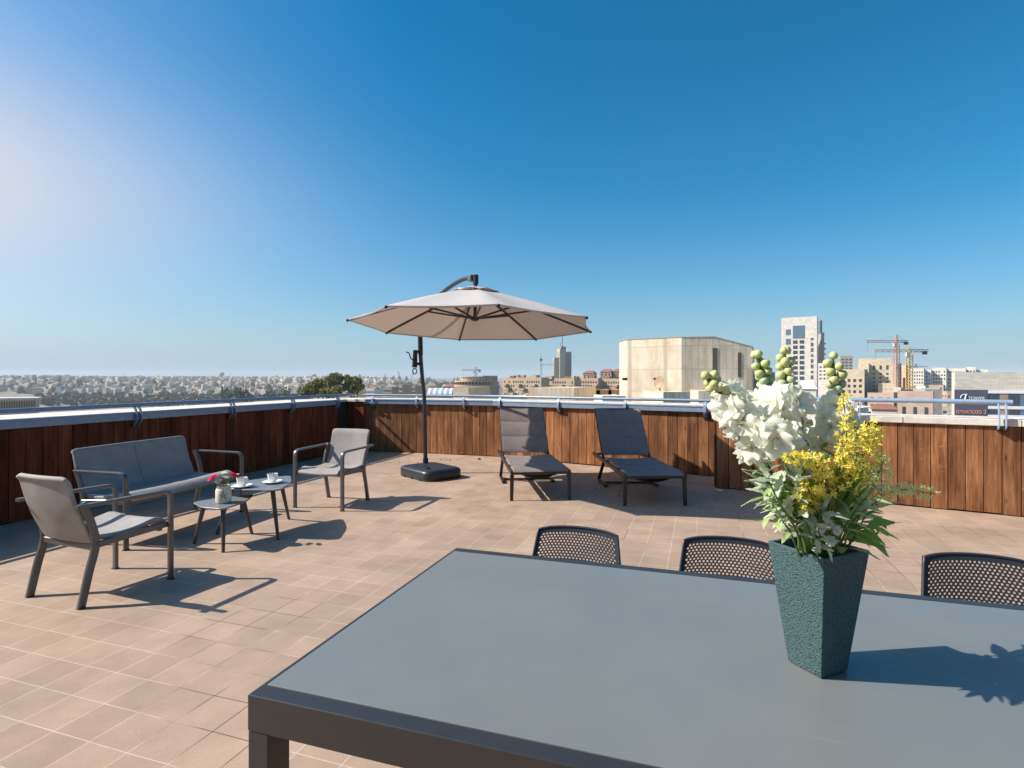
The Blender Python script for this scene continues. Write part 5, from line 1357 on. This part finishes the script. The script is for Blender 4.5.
# the small mass of low town houses
rnd = random.Random(31)
tm = [M['st_white'], M['st_tan'], M['st_cream'], M['st_grey'], M['st_pink']]
town = []
for k in range(64):
    dist = rnd.uniform(150, 420); px = rnd.uniform(848, 950) if k % 4 else rnd.uniform(700, 860)
    w_ = rnd.uniform(7, 13) / dist * F
    ztop = rnd.uniform(-9.0, -4.0) - (3 if dist < 220 else 0) + (dist - 200) * 0.012
    y_ = HOR - (ztop - EYE) / dist * F
    bld('town_house', 'small flat roofed town house in the crowd below the hotel and cranes', px - w_ / 2, px + w_ / 2, y_, dist, rnd.uniform(7, 11), rnd.choice(tm), rnd.uniform(-60, -20), 'house', 'town houses below the hotel', grid=(3, 2, .35, .4, .60, .97, .2), side=(2, 2, .3, .4, .6, .97, .3), roof='gable' if rnd.random() < 0.10 else None)
t, w, dpt, H = bld('stone_house', 'tan stone house with tall dark windows below the second crane', 897, 935, 394.0, 120, 9, M['st_pink'], -38, 'house', grid=(3, 1, .30, .5, .62, .86), side=(3, 1, .25, .5, .62, .86), zb=-16)
bld('stone_house', 'flat grey topped house behind the tan stone house', 912, 942, 391.5, 135, 9, M['st_grey'], -20, 'house', zb=-16)
bld('red_roof_house', 'low house with a red tiled roof left of the tan stone house', 870, 897, 409.5, 105, 9, M['st_cream'], -32, 'house', roof='gable', zb=-16, rise=0.10)
bld('gable_house', 'white house with a pitched roof hidden behind the white blossoms', 796, 818, 389, 120, 9, M['st_white'], -30, 'house', roof='gable', zb=-16, roofm=M['white_sheet'])
bld('roof_block', 'tan flat roof behind the white blossoms left of the vase stalks', 752, 800, 393, 90, 12, M['st_tan'], -10, 'roof block', zb=-16)
# --- sign building at the right edge
t, w, dpt, H = bld('sign_building', 'long white stone building with a dark sign and strip windows', 946, 1120, 376.5, 74, 1.5, M['st_row'], -25.0, 'building', zb=-15)
fr = -dpt / 2
def onf(x):
    """local x of the picture column on the front face"""
    o = t.location; a = t.rotation_euler.z; k = (x - 512) / F
    ex, ey = math.cos(a), math.sin(a); ox = o.x - math.sin(a) * fr; oy = o.y + math.cos(a) * fr
    return (k * oy - ox) / (ex - k * ey)
def zf(x, y):
    o = t.location; a = t.rotation_euler.z; lx = onf(x); Yd = o.y + math.sin(a) * lx + math.cos(a) * fr
    return EYE + (HOR - y) / F * Yd - o.z
def rect(name, m, x0, x1, y0, y1, proud, par, th=0.12):
    xa, xb = onf(x0), onf(x1); xm = (x0 + x1) / 2; za, zb_ = zf(xm, y0), zf(xm, y1)
    return MB().box(((xa + xb) / 2, fr - proud + th / 2, (za + zb_) / 2), (abs(xb - xa), th, abs(zb_ - za))).build(name, m, par)
sgn = rect('sign', M['sign'], 954.3, 987.2, 389.8, 415.5, 0.14, t)
rect('band', M['sign_white'], 987.5, 1112, 391.3, 393.8, 0.12, t); rect('band', M['sign_white'], 987.5, 1112, 406.8, 409.8, 0.12, t); rect('band', M['sign_white'], 953.5, 1112, 415.6, 419, 0.12, t)
for k in range(6):
    x0 = 988 + k * 20.5
    for ya, yb in ((394.0, 406.6), (410.0, 415.4)):
        for q, (dx0, dx1, mm) in enumerate(((0, 11.5, M['blind']), (12, 20, M['barrel'] if k == 0 else M['pane_blue']))): rect('window', mm, x0 + dx0, x0 + dx1, ya, yb, 0.03, t)
def lettering(body, size, m, x, y, par, x1):
    cu = bpy.data.curves.new('lettering', 'FONT'); cu.body = body; cu.size = size; cu.extrude = 0.02
    cu.align_x = 'LEFT'; cu.align_y = 'BOTTOM_BASELINE'; cu.materials.append(m)
    tmp = bpy.data.objects.new('lettering', cu); C.objects.link(tmp)
    bpy.context.view_layer.update()
    me = bpy.data.meshes.new_from_object(tmp.evaluated_get(bpy.context.evaluated_depsgraph_get()))
    bpy.data.objects.remove(tmp)
    if not me.materials: me.materials.append(m)
    o = bpy.data.objects.new('lettering', me); C.objects.link(o); o.parent = par
    o.location = (onf(x), fr - 0.17, zf(x, y)); o.rotation_euler = (R(90), 0, 0); wd_ = max(v.co.x for v in me.vertices) - min(v.co.x for v in me.vertices); o.scale = ((onf(x1) - onf(x)) / wd_, 1, 1)
    return o
lettering('TOWER', 0.58, M['sign_white'], 967.8, 399.6, sgn, 984.5)
lettering('\u05dd\u05d9\u05d6\u05d5\u05d0\u05d4\u05d8\u05e0\u05e4 2', 0.80, M['sign_orange'], 955.6, 413.3, sgn, 985.6)
mb = MB()
def sp(x, y): return Vector((onf(x), fr - 0.17, zf(x, y)))
mb.tube(smoothpath([sp(960.6, 398), sp(960.3, 396.6), sp(962, 395), sp(965, 394.2), sp(967, 394.4)], 5), 0.05, 6)
mb.tube(smoothpath([sp(965.9, 394.3), sp(965.2, 397), sp(964.2, 400), sp(962.5, 401.2), sp(961.2, 400.6)], 5), 0.075, 6)
mb.build('script_initial', M['sign_white'], sgn, smooth=60)

# --- centre: terraced apartment complex, tower, round office block
ter = [(503, 545, 378.2, 300), (545, 577, 379.0, 310), (575, 600, 378.8, 320), (598, 622, 379.2, 318)]
tl = ['long terraced tan apartment block left of the radio mast', 'terraced tan apartment block below the grey tower', 'terraced tan apartment block right of the grey tower', 'terraced tan apartment block touching the stone block']
for (a_, b_, y_, d_), l_ in zip(ter, tl):
    n_ = int((b_ - a_) / 2.6)
    t, w, dpt, H = bld('terraced_block', l_, a_ - 1, b_ + 4, y_, d_, 9, M['st_tan'], -30, group='terraced tan apartment blocks', grid=(n_, 4, .5, .5, .56, .96, .15), parapet=0.4)
    for q in range(n_ // 2):
        MB().box((w * ((q + .5) / (n_ // 2) - .5) + random.uniform(-1, 1), -dpt / 2 - 1.2, H - 3.6 - 2.4 * (q % 3)), (w / n_ * 1.5, 2.4, 1.1)).build('balcony', M['st_tan'], t)
    for q in range(max(2, n_ // 3)):
        MB().box((random.uniform(-.45, .45) * w, random.uniform(-4, 4), H + 0.8), (random.uniform(2, 5), 3, random.uniform(1.0, 1.9))).build('roof_hut', M['redroof'] if q % 2 else M['st_tan'], t)
for a_, b_, y_, l_ in ((583, 597, 373.3, 'red roofed penthouse standing above the terraced block'), (600, 614, 371.8, 'taller red roofed house with dormers above the terraced block'), (613, 624, 371.5, 'red roofed house half hidden by the stone block')):
    bld('red_roof_house', l_, a_, b_, y_, 345, 9, M['st_pink'], -20, 'house', roof='gable', grid=(3, 2, .4, .5, .8, .98))
t, w, dpt, H = bld('tower', 'grey beige concrete tower with antennas far behind the apartments', 557, 566, 350.2, 620, 10, M['st_cream'], -48, 'tower', grid=(3, 18, .5, .5, .35, .97), parapet=1.5)
MB().box((0, 2, H + 2), (w * .55, 8, 5)).build('roof_hut', M['st_grey'], t); MB().tube([(1.5, 0, H), (1.5, 0, H + 16)], 0.35, 5).build('antenna', M['metal_dark'], t); MB().tube([(-1.5, 0, H), (-1.5, 0, H + 9)], 0.25, 5).build('antenna', M['metal_dark'], t)
bld('tower_wing', 'lower left wing of the far grey tower with projecting balconies', 553, 559, 358.0, 612, 8, M['st_cream'], -48, 'tower', grid=(2, 15, .6, .45, .35, .97))
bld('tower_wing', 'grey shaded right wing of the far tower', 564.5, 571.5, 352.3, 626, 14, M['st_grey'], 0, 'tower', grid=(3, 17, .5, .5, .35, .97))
t = thing('round_office', 'office block with rounded stepped storeys left of the loungers', 'building', (corner(474, 235)[0], 235, -18))
zr = lambda y: EYE + (HOR - y) / F * 235 + 18
mb = MB()
def half_round(r_, z0, z1):
    mb.loft([[Vector((r_ * math.cos(a_), 0.75 * r_ * math.sin(a_), z)) for a_ in [2 * math.pi * q / 28 for q in range(28)]] for z in (z0, z1)])
half_round(8.0, 0, zr(388.5)); half_round(8.3, zr(386.6), zr(384.6)); half_round(7.6, zr(384.6), zr(382)); half_round(8.2, zr(382), zr(380.6)); half_round(5.6, zr(380.6), zr(377.5)); half_round(6.0, zr(377.5), zr(376.6))
mb.build('storeys', M['st_tan'], t, smooth=30)
mb = MB(); half_round(7.7, zr(388.4), zr(386.65)); mb.build('window_band', M['blind'], t, smooth=30)
mb = MB(); half_round(7.7, zr(384.5), zr(382.05)); mb.build('window_band', M['blind'], t, smooth=30)
for q in range(18):
    a_ = math.pi + math.pi * (q + .5) / 18; MB().box((8.15 * math.cos(a_), 0.75 * 8.15 * math.sin(a_), (zr(384.6) + zr(382)) / 2), (0.35, 0.35, zr(382) - zr(384.6))).build('column', M['st_pink'], t)
bld('office_block', 'plain tan slab with a blank end right of the round office block', 483, 494, 377.0, 240, 12, M['st_pink'], -30, grid=(3, 5, .3, .5, .68, .95))
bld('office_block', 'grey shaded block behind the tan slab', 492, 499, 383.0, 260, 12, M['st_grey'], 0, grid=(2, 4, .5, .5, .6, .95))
# white barrel roof
t = thing('barrel_roof_hall', 'low hall with a white and blue striped barrel roof behind the parasol pole', 'hall', (corner(441.5, 150)[0], 150, -14))
zq = EYE + (HOR - 395.5) / F * 150 + 14
mb = MB(); mb.box((0, 0, zq / 2), (6.6, 9, zq)); mb.build('walls', M['st_cream'], t)
for q in range(9):
    x0, x1 = -3.2 + 0.71 * q, -3.2 + 0.71 * (q + 1); n = 10; rings = []
    for x in (x0 + .003, x1 - .003): rings.append([Vector((x, -4.4 * math.cos(math.pi * k / n), zq + 0.01 + 2.0 * math.sin(math.pi * k / n))) for k in range(n + 1)])
    MB().loft(rings).build('roof_sheet', M['white_sheet'] if q % 2 == 0 else M['roof_stripe'], t)
cb = [('flat white roofed hall far left of the parasol pole', 383, 402, 388.0, 320, M['st_grey']), ('small pinkish house left of the parasol pole', 402, 409, 385.8, 300, M['st_pink']), ('flat grey building directly left of the parasol pole', 409, 424, 386.5, 340, M['st_tan']), ('long low cream building right of the parasol pole', 428, 442, 384.6, 420, M['st_cream']), ('pale low building at the foot of the pine trees', 366, 384, 389.5, 360, M['st_white'])]
for l_, a_, b_, y_, d_, m_ in cb: bld('low_building', l_, a_, b_, y_, d_, 14, m_, -12, 'building', grid=(6, 2, .6, .4, .72, .97))
rnd = random.Random(77)
for k in range(46):
    dist = rnd.uniform(380, 1000); px = rnd.uniform(345, 515); w_ = rnd.uniform(9, 20) / dist * F
    y_ = rnd.uniform(385.0, 391.5)
    bld('distant_house', 'small pale distant house in the city haze behind the parasol', px - w_ / 2, px + w_ / 2, y_, dist, 10, rnd.choice(tm), rnd.uniform(-40, 0), 'house', 'distant houses behind the parasol', grid=(3, 2, .4, .4, .7, .97, .2), roof='gable' if rnd.random() < .08 else None)

# --- far left: arcaded hall and the hillside town
t, w, dpt, H = bld('arcaded_hall', 'long flat roofed hall with a row of pillars at the far left', -30, 42, 400.0, 300, 16, M['st_tan'], 34, 'hall', zb=-24)
MB().box((0, 0, H + 0.5), (w + 2, dpt + 2, 1.0)).build('roof_slab', M['st_white'], t)
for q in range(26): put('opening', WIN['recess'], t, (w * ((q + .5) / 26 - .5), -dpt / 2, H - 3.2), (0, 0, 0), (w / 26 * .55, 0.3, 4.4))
hm = []
for k, m_ in enumerate((M['st_white'], M['st_cream'], M['st_tan'], M['st_grey'], M['st_pink'])):
    sx, sy, sz = ((13, 10, 9), (18, 11, 11), (11, 11, 8), (22, 10, 12), (15, 10, 10))[k]
    body = MB().box((0, 0, sz / 2 - 4), (sx, sy, sz + 8)); body.box((sx * .2, 0, sz + 0.8), (sx * .3, sy * .4, 1.8)); bm_ = body.mesh('hill_house_walls', m_)
    wd = MB()
    for i in range(4):
        for j_ in range(3):
            wd.box((sx * ((i + .5) / 4 - .5), -sy / 2, sz * (.2 + .27 * j_)), (sx * .12, .2, sz * .13)); wd.box((-sx / 2, sy * ((i + .5) / 4 - .5), sz * (.2 + .27 * j_)), (.2, sy * .12, sz * .13))
    hm.append((bm_, wd.mesh('hill_house_windows', M['blind'])))
rnd = random.Random(5); spots = []
while len(spots) < 290:
    Y = 1160 + 740 * rnd.random() ** 0.9; px = rnd.uniform(-30, 380); x = (px - 512) / F * Y
    if noise.noise((x / 150, Y / 150, 7)) < -0.42: continue
    if any((x - a_) ** 2 + (Y - b_) ** 2 < 17 ** 2 for a_, b_ in spots): continue
    spots.append((x, Y))
for x, Y in spots:
    b_, w_ = rnd.choice(hm); z = ground_z(x, Y)
    o = put('hillside_house', b_, None, (x, Y, z), (0, 0, R(rnd.uniform(-75, -10))), (rnd.uniform(.8, 1.35), rnd.uniform(.8, 1.2), rnd.uniform(.7, 1.2)))
    tag(o, 'small pale house packed among many on the far hillside', 'house', 'hillside houses on the left')
    put('windows', w_, o)
for q, m_ in enumerate((M['st_white'], M['st_cream'], M['st_pink'])):
    mb = MB(); wd = MB()
    for k in range(430):
        Y = 1880 + 800 * rnd.random() ** 0.9; px = rnd.uniform(-40, 400); x = (px - 512) / F * Y
        if noise.noise((x / 170, Y / 170, 7)) < -0.35: continue
        z = ground_z(x, Y); rz_ = R(rnd.uniform(-75, -10)); h_ = rnd.uniform(7, 15); sx, sy = rnd.uniform(10, 22), rnd.uniform(9, 14)
        mb.box((x, Y, z + h_ / 2 - 3), (sx, sy, h_ + 6), rz=rz_)
        rm = Matrix.Rotation(rz_, 3, 'Z')
        for i in range(3):
            for j_ in range(2):
                wd.box(Vector((x, Y, z + h_ * (.35 + .35 * j_))) + rm @ Vector((sx * ((i + .5) / 3 - .5), -sy / 2, 0)), (sx * .14, .25, h_ * .16), rz=rz_)
    o = mb.build('hillside_houses', m_); tag(o, 'crowded mass of tiny pale houses along the hillside skyline', 'houses', None, 'stuff')
    wd.build('windows', M['blind'], o)
mb = MB()
for k in range(900):
    Y = rnd.uniform(1250, 2700); px = rnd.uniform(-40, 470); x = (px - 512) / F * Y
    if noise.noise((x / 170, Y / 170, 7)) > 0.10 and px < 380 and rnd.random() < .7: continue
    z = ground_z(x, Y); r_ = rnd.uniform(2.5, 5.5)
    for q in range(14):
        v = Vector((rnd.gauss(0, 1), rnd.gauss(0, 1), rnd.gauss(0, 1))).normalized() * r_ * rnd.uniform(.5, 1); a_ = Vector((rnd.gauss(0, 1), rnd.gauss(0, 1), rnd.gauss(0, 1))).normalized() * r_ * .55; b_ = a_.orthogonal()
        c = Vector((x, Y, z + r_ * .9)) + v; mb.add([c - a_, c + b_ * .7, c + a_, c - b_ * .7], [(0, 1, 2, 3)])
for k in range(420):
    Y = rnd.uniform(880, 1180); px = rnd.uniform(36, 310); x = (px - 512) / F * Y
    if noise.noise((x / 90, Y / 200, 2)) < -0.25: continue
    z = ground_z(x, Y); r_ = rnd.uniform(3, 5.5)
    for q in range(22):
        v = Vector((rnd.gauss(0, 1), rnd.gauss(0, 1), rnd.gauss(0, 1))).normalized() * r_ * rnd.uniform(.5, 1); a_ = Vector((rnd.gauss(0, 1), rnd.gauss(0, 1), rnd.gauss(0, 1))).normalized() * r_ * .5; b_ = a_.orthogonal()
        c = Vector((x, Y, z + r_ * .9)) + v; mb.add([c - a_, c + b_ * .7, c + a_, c - b_ * .7], [(0, 1, 2, 3)])
o = mb.build('hillside_greenery', M['foliage_dark']); tag(o, 'scattered dark greenery between the hillside houses', 'greenery', None, 'stuff')
t, w, dpt, H = bld('hilltop_tower', 'small round topped tower rising above the hillside skyline', 219.5, 224, 374.2, 2450, 18, M['st_grey'], 0, 'tower', zb=-10)
MB().lathe([(0, 0), (11, 0), (11, 5), (7, 9), (0, 10)], seg=14).build('dome', M['st_grey'], t, loc=(0, 0, H))
bld('hilltop_block', 'long flat block on the hillside skyline', 238, 249, 377.2, 2450, 18, M['st_grey'], 0, 'building', zb=-10)
for px, yt, l_ in ((124, 372.0, 'thin radio mast on the hillside skyline at the far left'), (230, 371.5, 'thin radio mast beside the domed hilltop tower')):
    p_ = D(px, 379, 2450); m_ = thing('radio_mast', l_, 'mast', p_); h_ = (379 - yt) / F * 2450
    MB().tube([(0, 0, -12), (0, 0, h_)], 0.9, 5, [1, .4]).build('pole', M['metal_dark'], m_)
    MB().tube([(0, 0, h_ * .2), (0, 0, h_ * .4)], 1.6, 6).build('aerial', M['metal_dark'], m_)

# --- cranes and lattice mast
def lattice(mb, p, q, w, n, r_):
    p, q = Vector(p), Vector(q); d = (q - p).normalized(); a_ = d.orthogonal().normalized()
    if abs(d.z) > 0.9: a_ = Vector((1, 0, 0))
    else: a_ = Vector((0, 0, 1))
    b_ = d.cross(a_).normalized(); cs = [a_ * w / 2 + b_ * w / 2, a_ * w / 2 - b_ * w / 2, -a_ * w / 2 - b_ * w / 2, -a_ * w / 2 + b_ * w / 2]
    for c in cs: mb.tube([p + c, q + c], r_, 4)
    for k in range(n):
        s_, e_ = p.lerp(q, k / n), p.lerp(q, (k + 1) / n)
        for i in range(4): mb.tube([s_ + cs[i], e_ + cs[(i + 1) % 4]], r_ * .7, 3)
    return mb
def crane(label, xm, ybase, yjib, ytop, xl, xr, dist, m, w, counter, rz=0.0, mast_m=None):
    o = Vector((D(xm, 379, dist).x, dist, 0)); t = thing('tower_crane', label, 'crane', o, rz, 'tower cranes over the city')
    z = lambda y: EYE + (HOR - y) / F * dist
    s_ = dist / F
    lattice(MB(), (0, 0, z(ybase)), (0, 0, z(yjib) - .5), w, max(6, int((ybase - yjib) / 3)), w * .09).build('mast', mast_m or m, t)
    jl, jr = (xl - xm) * s_, (xr - xm) * s_
    lattice(MB(), (0, 0, z(yjib)), (jl, 0, z(yjib)), w * .55, max(6, int(abs(jl) / 3)), w * .07).build('jib', m, t)
    lattice(MB(), (0, 0, z(yjib)), (jr, 0, z(yjib)), w * .55, 4, w * .07).build('counter_jib', M['metal_dark'], t)
    MB().box((jr * .82, 0, z(yjib) - w * .5), (w * 0.9, w * .6, w * 0.8)).build('counterweight', M['metal_dark'], t)
    MB().box((w * .7 * (1 if jl > 0 else -1), -w * .3, z(yjib) - w * .9), (w * .8, w * .8, w * .9)).build('cab', M['st_white'], t)
    mb = lattice(MB(), (0, 0, z(yjib)), (0, 0, z(ytop)), w * .5, 4, w * .07); mb.tube([(0, 0, z(ytop)), (jl * .6, 0, z(yjib) + w * .3)], w * .035, 3); mb.tube([(0, 0, z(ytop)), (jr * .8, 0, z(yjib) + w * .3)], w * .035, 3); mb.build('apex', m, t)
    mb = MB(); mb.tube([(jl * .95, 0, z(yjib)), (jl * .95, 0, z(yjib) - 10 * s_)], w * .03, 3); mb.build('hook_rope', M['metal_dark'], t)
crane('orange tower crane with the higher jib right of the hotel', 896.5, 396, 341.5, 334.5, 866, 908, 300, M['crane_r'], 1.9, True)
crane('yellow tower crane with the lower jib and dark counterweight', 909.3, 400, 350.8, 347.5, 874, 928, 260, M['crane_y'], 1.9, True)
crane('small far crane with a dark jib above the white apartment row', 916, 378, 366.5, 364, 927, 909, 700, M['metal_dark'], 2.0, True)
crane('small white crane standing above the round office block', 476, 382, 370, 367, 462, 480.5, 420, M['crane_g'], 1.6, True)
crane('thin grey crane in the haze left of the parasol pole', 385, 386, 378, 374, 370, 394, 600, M['crane_g'], 1.6, True)
for xa, ya, xb, yb, l_ in ((400, 384, 398.5, 371, 'thin slanting luffing jib in the haze left of the parasol pole'), (409, 384, 413.5, 371, 'thin luffing jib leaning right beside the parasol pole')):
    p_ = D(xa, ya, 600); q_ = D(xb, yb, 600) - p_; t = thing('luffing_jib', l_, 'crane', p_, 0, 'luffing jibs left of the parasol')
    lattice(MB(), (0, 0, -4), tuple(q_), 1.0, 8, .09).build('jib', M['crane_g'], t)
p_ = D(541, 384, 380); t = thing('lattice_mast', 'lattice radio mast with a dish cluster left of the grey tower', 'mast', p_)
hh = (384 - 353) / F * 380
lattice(MB(), (0, 0, -6), (0, 0, hh * .72), 1.3, 16, .10).build('mast', M['crane_g'], t); MB().tube([(0, 0, hh * .7), (0, 0, hh)], 0.12, 5).build('antenna', M['metal_dark'], t); MB().ball((0, 0, hh * .78), 0.9, 10, 6).build('dish_cluster', M['metal_dark'], t)
lattice(MB(), (0, 0, hh * .62), (9.5, 0, hh * .62), .5, 8, .06).build('side_boom', M['crane_g'], t)

# --- trees
def crown_mesh(name, seed, clumps, leaf, n, m, squash=0.8):
    rnd = random.Random(seed); mb = MB(); vs, fs = [], []
    for c, r_ in clumps:
        c = Vector(c)
        for k in range(int(n * r_ * r_)):
            v = Vector((rnd.gauss(0, 1), rnd.gauss(0, 1), rnd.gauss(0, 1))).normalized() * (r_ * (0.45 + 0.6 * rnd.random() ** .7)); v.z *= squash
            p = c + v
            if noise.noise(p * (1.9 / r_)) < -0.05: continue
            a_ = Vector((rnd.gauss(0, 1), rnd.gauss(0, 1), rnd.gauss(0, 1))).normalized(); b_ = a_.orthogonal().normalized(); s_ = leaf * rnd.uniform(.6, 1.4)
            o = len(vs); vs += [p - a_ * s_, p + b_ * s_ * .45, p + a_ * s_, p - b_ * s_ * .45]; fs.append((o, o + 1, o + 2, o + 3))
    mb.add(vs, fs); return mb.mesh(name, m)
def tree(name, label, clumps, base, leaf, n, m, seed, group, limbs=True):
    t = thing(name, label, 'tree', base, 0, group); b0 = Vector(base)
    cl = [(Vector(c) - b0, r_) for c, r_ in clumps]
    put('crown', crown_mesh('crown', seed, cl, leaf, n, m), t)
    mb = MB(); cc = sum((c for c, _ in cl), Vector()) / len(cl); fork = Vector((0, 0, cc.z - 3.0))
    mb.tube([(0, 0, 0), (0.1, 0, fork.z * .5), tuple(fork)], 0.42, 9, [1.2, .8, .6])
    for c, r_ in cl: mb.tube([fork - Vector((0, 0, .2)), fork.lerp(c, .5) + Vector((0, 0, -.4)), c], 0.2, 6, [1, .6, .2])
    mb.build('trunk', M['bark'], t, smooth=60)
def dpt_(x, y, r_, Y=92.0, dy=0): return (D(x, y, Y + dy), r_ / F * Y)
tree('pine_tree', 'left of the two big trees above the corner, broad with several clumps', [dpt_(312, 389, 8), dpt_(322, 391, 7), dpt_(318, 383, 6), dpt_(330, 385, 7), dpt_(337, 378, 6.5), dpt_(329, 380, 5), dpt_(341, 387, 6), dpt_(305, 393, 6), dpt_(333, 376, 4), dpt_(326, 392, 6, 92, -2), dpt_(336, 391, 6, 92, -2)], (D(326, 400, 92).x, 92, -17), 0.17, 1250, M['foliage'], 3, 'trees above the far corner')
tree('pine_tree', 'right of the two big trees above the corner, rounder with its trunk showing', [dpt_(349, 380, 5), dpt_(356, 381, 6), dpt_(354, 387, 7), dpt_(348, 387, 5), dpt_(360, 387, 4.5), dpt_(347, 377, 3), dpt_(354, 391, 5)], (D(353.5, 400, 92).x, 92, -17), 0.17, 1350, M['foliage'], 4, 'trees above the far corner')
cm = [crown_mesh('far_crown', 40 + k, [((0, 0, 7), 4.6), ((1.5, 0, 10), 3.3), ((-1.5, 1, 4.5), 4.0), ((2.2, -1, 5), 3.6), ((0, 0, 12.5), 2.2)], 1.0, 16, M['foliage_dark'], 1.1) for k in range(3)]
tk = MB().tube([(0, 0, -3), (0, 0, 7)], 0.4, 6).mesh('far_trunk', M['bark'])
rnd = random.Random(15)
def far_tree(px, Y, s_, g, l_):
    x = (px - 512) / F * Y; z = ground_z(x, Y); t = thing('far_tree', l_, 'tree', (x, Y, z - 1), rnd.uniform(0, 6), g); t.scale = (s_, s_, s_ * rnd.uniform(.8, 1.15))
    put('crown', rnd.choice(cm), t); put('trunk', tk, t)
for k in range(110): far_tree(rnd.uniform(38, 290), rnd.uniform(860, 1140), rnd.uniform(.6, .95), 'tree belt at the foot of the hill', 'dark tree in the belt at the foot of the left hill')
for k in range(40): far_tree(rnd.uniform(222, 302), rnd.uniform(560, 760), rnd.uniform(1.35, 2.1), 'dark grove left of the big trees', 'dark conifer in the grove just left of the big trees')
for k in range(30): far_tree(rnd.uniform(-30, 370), rnd.uniform(1200, 1700), rnd.uniform(.8, 1.5), 'trees among the hillside houses', 'small dark tree among the hillside houses')
for k in range(26): far_tree(rnd.uniform(268, 460), rnd.uniform(2450, 2700), rnd.uniform(1.0, 1.6), 'trees on the far ridge', 'tiny tree on the bluish far ridge right of the hillside town')
for px, Y, s_ in ((870, 175, .42), (882, 190, .36), (851, 200, .40), (936, 170, .4)): far_tree(px, Y, s_, 'trees between the town houses', 'dark tree standing between the town houses near the rail')

# ================================================================= HAZE
hz = MB().box((0, 2300, -19), (11800, 6600, 180)).build('haze', M['core']); hz.data.materials.clear()
hmat = bpy.data.materials.new('air_haze'); hmat.use_nodes = True
hn = hmat.node_tree.nodes; hn.remove(hn['Principled BSDF'])
pv = hn.new('ShaderNodeVolumePrincipled'); pv.inputs['Color'].default_value = (0.93, 0.965, 1.0, 1); pv.inputs['Density'].default_value = 0.00014; pv.inputs['Anisotropy'].default_value = 0.0
hmat.node_tree.links.new(pv.outputs[0], hn['Material Output'].inputs['Volume'])
hz.data.materials.append(hmat); tag(hz, kind='stuff')
